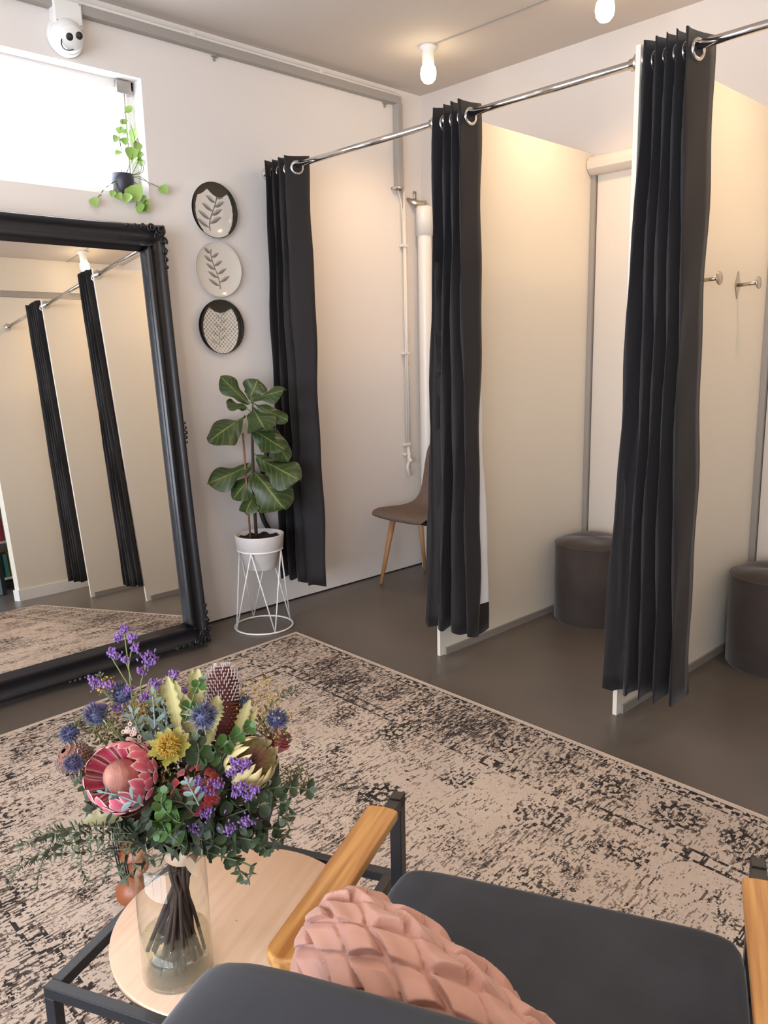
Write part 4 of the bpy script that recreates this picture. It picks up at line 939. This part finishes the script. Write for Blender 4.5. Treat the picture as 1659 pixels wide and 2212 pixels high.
# soft trailing sprays at the left
fern_m = uvramp('soft_grey_green_leaf', [(0, (.075, .090, .050)), (1, (.12, .14, .085))], 'U', .7)
for path, s, n in (([(300, 1800), (200, 1800), (110, 1800), (40, 1828)], 16, 34), ([(300, 1820), (200, 1815), (120, 1830), (60, 1860)], 15, 30), ([(310, 1830), (200, 1840), (100, 1850), (10, 1890)], 11, 34), ([(180, 1825), (175, 1870), (190, 1905)], 8, 16), ([(100, 1840), (85, 1880), (80, 1920)], 7, 16), ([(50, 1850), (30, 1890), (15, 1925)], 7, 14), ([(240, 1830), (235, 1870), (225, 1900)], 8, 14), ([(270, 1790), (170, 1785), (90, 1810)], 13, 24)):
    spray(path, fern_m, s, 'ov', n, .5, -.06, 'feathery_spray', 0, .8, .0007)
for path, s, n in (([(560, 1720), (620, 1700), (650, 1660)], 10, 14), ([(560, 1560), (600, 1510), (640, 1490)], 10, 14), ([(570, 1580), (610, 1580), (625, 1600)], 9, 10), ([(260, 1520), (225, 1490), (215, 1455)], 9, 12)):
    spray(path, fern_m, s, 'ov', n, .35, .0, 'feathery_spray', 0, .8, .0007)

# ---------------------------------------------------------------- wire stand with orange discs behind the vase
t0 = at(287, 1962, 2, .012)
t = thing('wire_stand', Vector((t0.x, t0.y, .008)), 'black wire stand with orange wooden discs behind the bouquet', 'ornament')
dW = (t0-CP).dot(cf)
def Wp(x, y, d=0): return atd(x, y, dW+d)
b = MB()
for k in range(7):
    o_ = (k-3)*5
    pts = [Wp(292+o_*.6, 1958, .01*k), Wp(272+o_, 1880, .01*k), Wp(258+o_, 1800, .01*k), Wp(270+o_, 1690, .01*k), Wp(340, 1590+o_*2, .01*k), Wp(450, 1555+o_*2, .01*k), Wp(560, 1580+o_*2, .01*k), Wp(594+o_*.4, 1640, .01*k), Wp(586+o_*.4, 1730, .01*k), Wp(570+o_*.5, 1800, .01*k)]
    e = pts[-1].copy(); pts.append(Vector((e.x, e.y, max(.012, e.z-.28)))); pts.append(Vector((e.x, e.y, .010)))
    b.tube(smooth(pts, 6), .0022, 6)
b.build('wires', blackm, t)
x, y, z = basis(sv(-.2, .5, .8))
MB().lathe([(.001, -.01), (.034, -.01), (.036, .0), (.034, .01), (.001, .01)], Wp(284, 1948, 0)+Vector((0, 0, .03)), sv(-.1, .35, .9), 28).build('disc', orangewood_m, t)
for px_, py_, r_ in ((288, 1787, .030), (284, 1835, .034), (300, 1868, .026), (518, 1836, .02), (290, 1905, .024)):
    MB().lathe([(.001, -.006), (r_, -.006), (r_*1.06, 0), (r_, .006), (.001, .006)], Wp(px_, py_, .02), sv(-.3, .6, .7), 24).build('disc', orangewood_m, t)

# ---------------------------------------------------------------- armchair and pillow
t = thing('armchair', L3(.3, .35, 0), 'dark grey-blue velvet armchair with wooden armrests and black metal frame', 'armchair')
CWD = .605; AZ = .553; q = .011
for u_ in (0, CWD):
    MB().box((u_-q, -.02, .0078), (u_+q, .006, AZ+.003), ML).build('front_leg', blackm, t, smooth=False, bevel=.0015)
    MB().box((u_-q, .60, .0078), (u_+q, .626, AZ), ML).build('rear_leg', blackm, t, smooth=False, bevel=.0015)
    MB().box((u_-q, -.02, AZ-.02), (u_+q, .626, AZ), ML).box((u_-q, 0, .30), (u_+q, .61, .32), ML).build('side_frame', blackm, t, smooth=False)
    # armrest board with rounded ends
    b = MB(); n = 16; hw = .0285; v0, v1 = .060, .445; out = []
    for k in range(n+1): a_ = pi*k/n; out.append((u_+hw*math.cos(a_), v1+hw*.75*math.sin(a_)-.02))
    for k in range(n+1): a_ = pi+pi*k/n; out.append((u_+hw*math.cos(a_), v0+.008+hw*.30*math.sin(a_)))
    m = len(out); vs = [L3(*p_, AZ+.0) for p_ in out]+[L3(*p_, AZ+.019) for p_ in out]
    b.add(vs, [tuple(range(m))[::-1], tuple(range(m, 2*m))]+[(k, (k+1) % m, m+(k+1) % m, m+k) for k in range(m)])
    b.build('armrest', oak_m, t, smooth=False, bevel=.006, label='golden wooden armrest')
for v_ in (.0, .60): MB().box((0, v_, .30), (CWD, v_+.02, .32), ML).build('cross_bar', blackm, t, smooth=False)
def rbox(u0_, u1_, v0_, v1_, z0, z1, e=5, nu=28, nv=24, tilt=None, puff=.0):
    """pillowy rounded box (superellipsoid) in the chair's frame"""
    b = MB(); cx_, cy_, cz_ = (u0_+u1_)/2, (v0_+v1_)/2, (z0+z1)/2; hx, hy, hz = (u1_-u0_)/2, (v1_-v0_)/2, (z1-z0)/2
    n = 14; vs = []; idx = {}
    fs = []
    def put(p_):
        key = tuple(round(c_, 5) for c_ in p_)
        if key not in idx:
            idx[key] = len(vs); x, y, z = p_; s = (abs(x)**e[0]+abs(y)**e[1]+abs(z)**e[2])**(-1/ max(e)) if 0 else 1
            vs.append(p_)
        return idx[key]
    for ax_ in range(3):
        for sg in (-1, 1):
            for i in range(n):
                for j in range(n):
                    quad = []
                    for (a_, c_) in ((i, j), (i+1, j), (i+1, j+1), (i, j+1)):
                        p_ = [0, 0, 0]; p_[ax_] = sg; p_[(ax_+1) % 3] = math.sin((a_/n*2-1)*pi/2)*1.0; p_[(ax_+2) % 3] = math.sin((c_/n*2-1)*pi/2)*1.0
                        quad.append(put(tuple(p_)))
                    fs.append(tuple(quad if sg > 0 else quad[::-1]))
    out = []
    for x, y, z in vs:
        k = (abs(x)**e+abs(y)**e+abs(z)**e)**(1/e)
        x, y, z = x/k, y/k, z/k
        pf = 1+puff*(1-x*x)*(1-y*y)
        uu, vv_, zz = cx_+hx*x, cy_+hy*y, cz_+hz*z*pf
        if tilt: uu, vv_, zz = tilt(uu, vv_, zz)
        out.append(L3(uu, vv_, zz))
    return b.add(out, fs)
rbox(.013, CWD-.013, .0, .62, .33, .43, 13, puff=.05).build('seat_cushion', velvet_m, t)
rbox(.022, CWD-.022, .0, .12, .40, .74, 6).v
def bt_(u_, v_, z): return u_, v_+.60+.10*(z-.40)/.34, z
b = rbox(.022, CWD-.022, .0, .145, .32, .775, 7, tilt=lambda u_, v_, z: (u_, v_+.535+.10*(z-.32)/.42, z)); b.build('backrest', velvet_m, t)

# pink woven pillow, leaning on the backrest
PCn = L3(.232, .492, .550)
t = thing('pink_pillow', L3(.215, .49, .44), 'pink velvet pillow with woven pleats leaning in the armchair', 'pillow')
pu = (U*.90+Vv*.40+Vector((0, 0, -.12))).normalized(); pz = (Vector((0, 0, 1))*.92+Vv*.22); pz = (pz-pu*pz.dot(pu)).normalized(); pn = pu.cross(pz)
HX, HZ, HT = .215, .135, .072
def pleat(a_, c_):
    """interlaced tapering cloth strips over the surface, height 0..1"""
    s = .094
    p_ = (a_+c_*.85)/s; q_ = (a_-c_*.85)/s
    ip, iq = math.floor(p_), math.floor(q_); fp_, fq = p_-ip, q_-iq
    if (ip+iq) % 2 == 0: t_, k_ = fp_, fq
    else: t_, k_ = fq, 1-fp_
    hw = .60-.26*t_
    k2 = (k_-.5+.10*math.sin(t_*3))/hw
    if abs(k2) < 1:
        w_ = (k2+1)/2
        h = (.30+.70*w_**.8)*min(1, (1-w_)/.07+.25)*min(1, w_/.05+.3)
        h += .13*math.sin(w_*pi*2.2+t_*2.5)*(1-w_)
        h *= min(1, .45+t_*2.2)*min(1, (1-t_)/.16+.35)
    else: h = .12+.2*t_*(1-t_)
    return h
b = MB(); NU, NV = 220, 110
def pil(u, v):
    th = 2*pi*v; ph = pi*(u-.5)
    # long axis = pu, section superellipse in (pz, pn)
    cx_ = math.sin(ph); sx = abs(math.cos(ph))**.62
    cz = math.copysign(abs(math.sin(th))**.85, math.sin(th)); cn_ = math.copysign(abs(math.cos(th))**.95, math.cos(th))
    px_ = HX*math.copysign(abs(cx_)**.9, cx_); base = pz*HZ*cz*sx+pn*HT*cn_*sx
    arc = th*.125*2
    h = pleat(px_*1.0+.33, arc)*.021*min(1, sx*1.6)
    nn = (pz*cz*HT+pn*cn_*HZ); nn = nn.normalized() if nn.length > 1e-6 else pn
    return PCn+pu*px_+base+nn*h+Vector((0, 0, 0))
b.grid(pil, NV, NU) if False else b.grid(lambda u, v: pil(v, u), 400, 280)
b.build('pillow_cover', pink_m, t)

# ---------------------------------------------------------------- things beyond the doorway, visible only in the mirror
t = thing('bookcase', (4.95, -.95, 0), 'white shelf of books beyond the doorway, seen in the mirror', 'bookcase')
bx0, bx1, by0, by1 = 4.9, 5.2, -1.3, -.75
b = MB().box((bx0, by0, .1), (bx1, by0+.02, 1.9)).box((bx0, by1-.02, .1), (bx1, by1, 1.9)).box((bx1-.01, by0, .1), (bx1, by1, 1.9)); b.build('carcass', white_m, t, smooth=False)
for z in (.1, .45, .82, 1.2, 1.55, 1.88): MB().box((bx0-.01, by0, z), (bx1, by1, z+.02)).build('shelf', white_m, t, smooth=False)
MB().box((bx0+.02, by0+.02, 0), (bx1, by1-.02, .1)).build('plinth', blackm, t, smooth=False)
bc = [(.45, .03, .05), (.6, .6, .6), (.5, .25, .06), (.05, .25, .22), (.02, .02, .03), (.55, .52, .45)]
bm = [mat('book_cover_%d' % i, c_, .6) for i, c_ in enumerate(bc)]
NB = ['dark red', 'pale grey', 'amber', 'teal', 'black', 'beige']
for sh, z in enumerate((.12, .47, .84, 1.22)):
    for k in range(9):
        ci = (k*5+sh*3) % 6; y0 = by0+.03+k*.052
        o = MB().box((bx0+.03, y0, z), (bx0+.22, y0+.04, z+.24-.02*((k*3) % 4))).build('book', bm[ci], smooth=False); o['label'] = '%s book on the shelf beyond the doorway' % NB[ci]; o['category'] = 'book'; o['group'] = 'books beyond the doorway, '+NB[ci]
t = thing('black_framed_panel', (4.55, -1.7, 0), 'black-edged glossy blue-grey panel beyond the doorway, in the mirror', 'panel')
MB().box((4.50, -2.3, .01), (4.53, -1.30, 1.9)).build('panel_face', mat('blue_grey_gloss', (.20, .30, .34), .2), t, smooth=False)
MB().box((4.495, -1.31, .0), (4.535, -1.275, 1.92)).box((4.495, -2.33, .0), (4.535, -2.3, 1.92)).box((4.495, -2.33, 1.9), (4.535, -1.275, 1.93)).build('panel_edge', blackm, t, smooth=False)
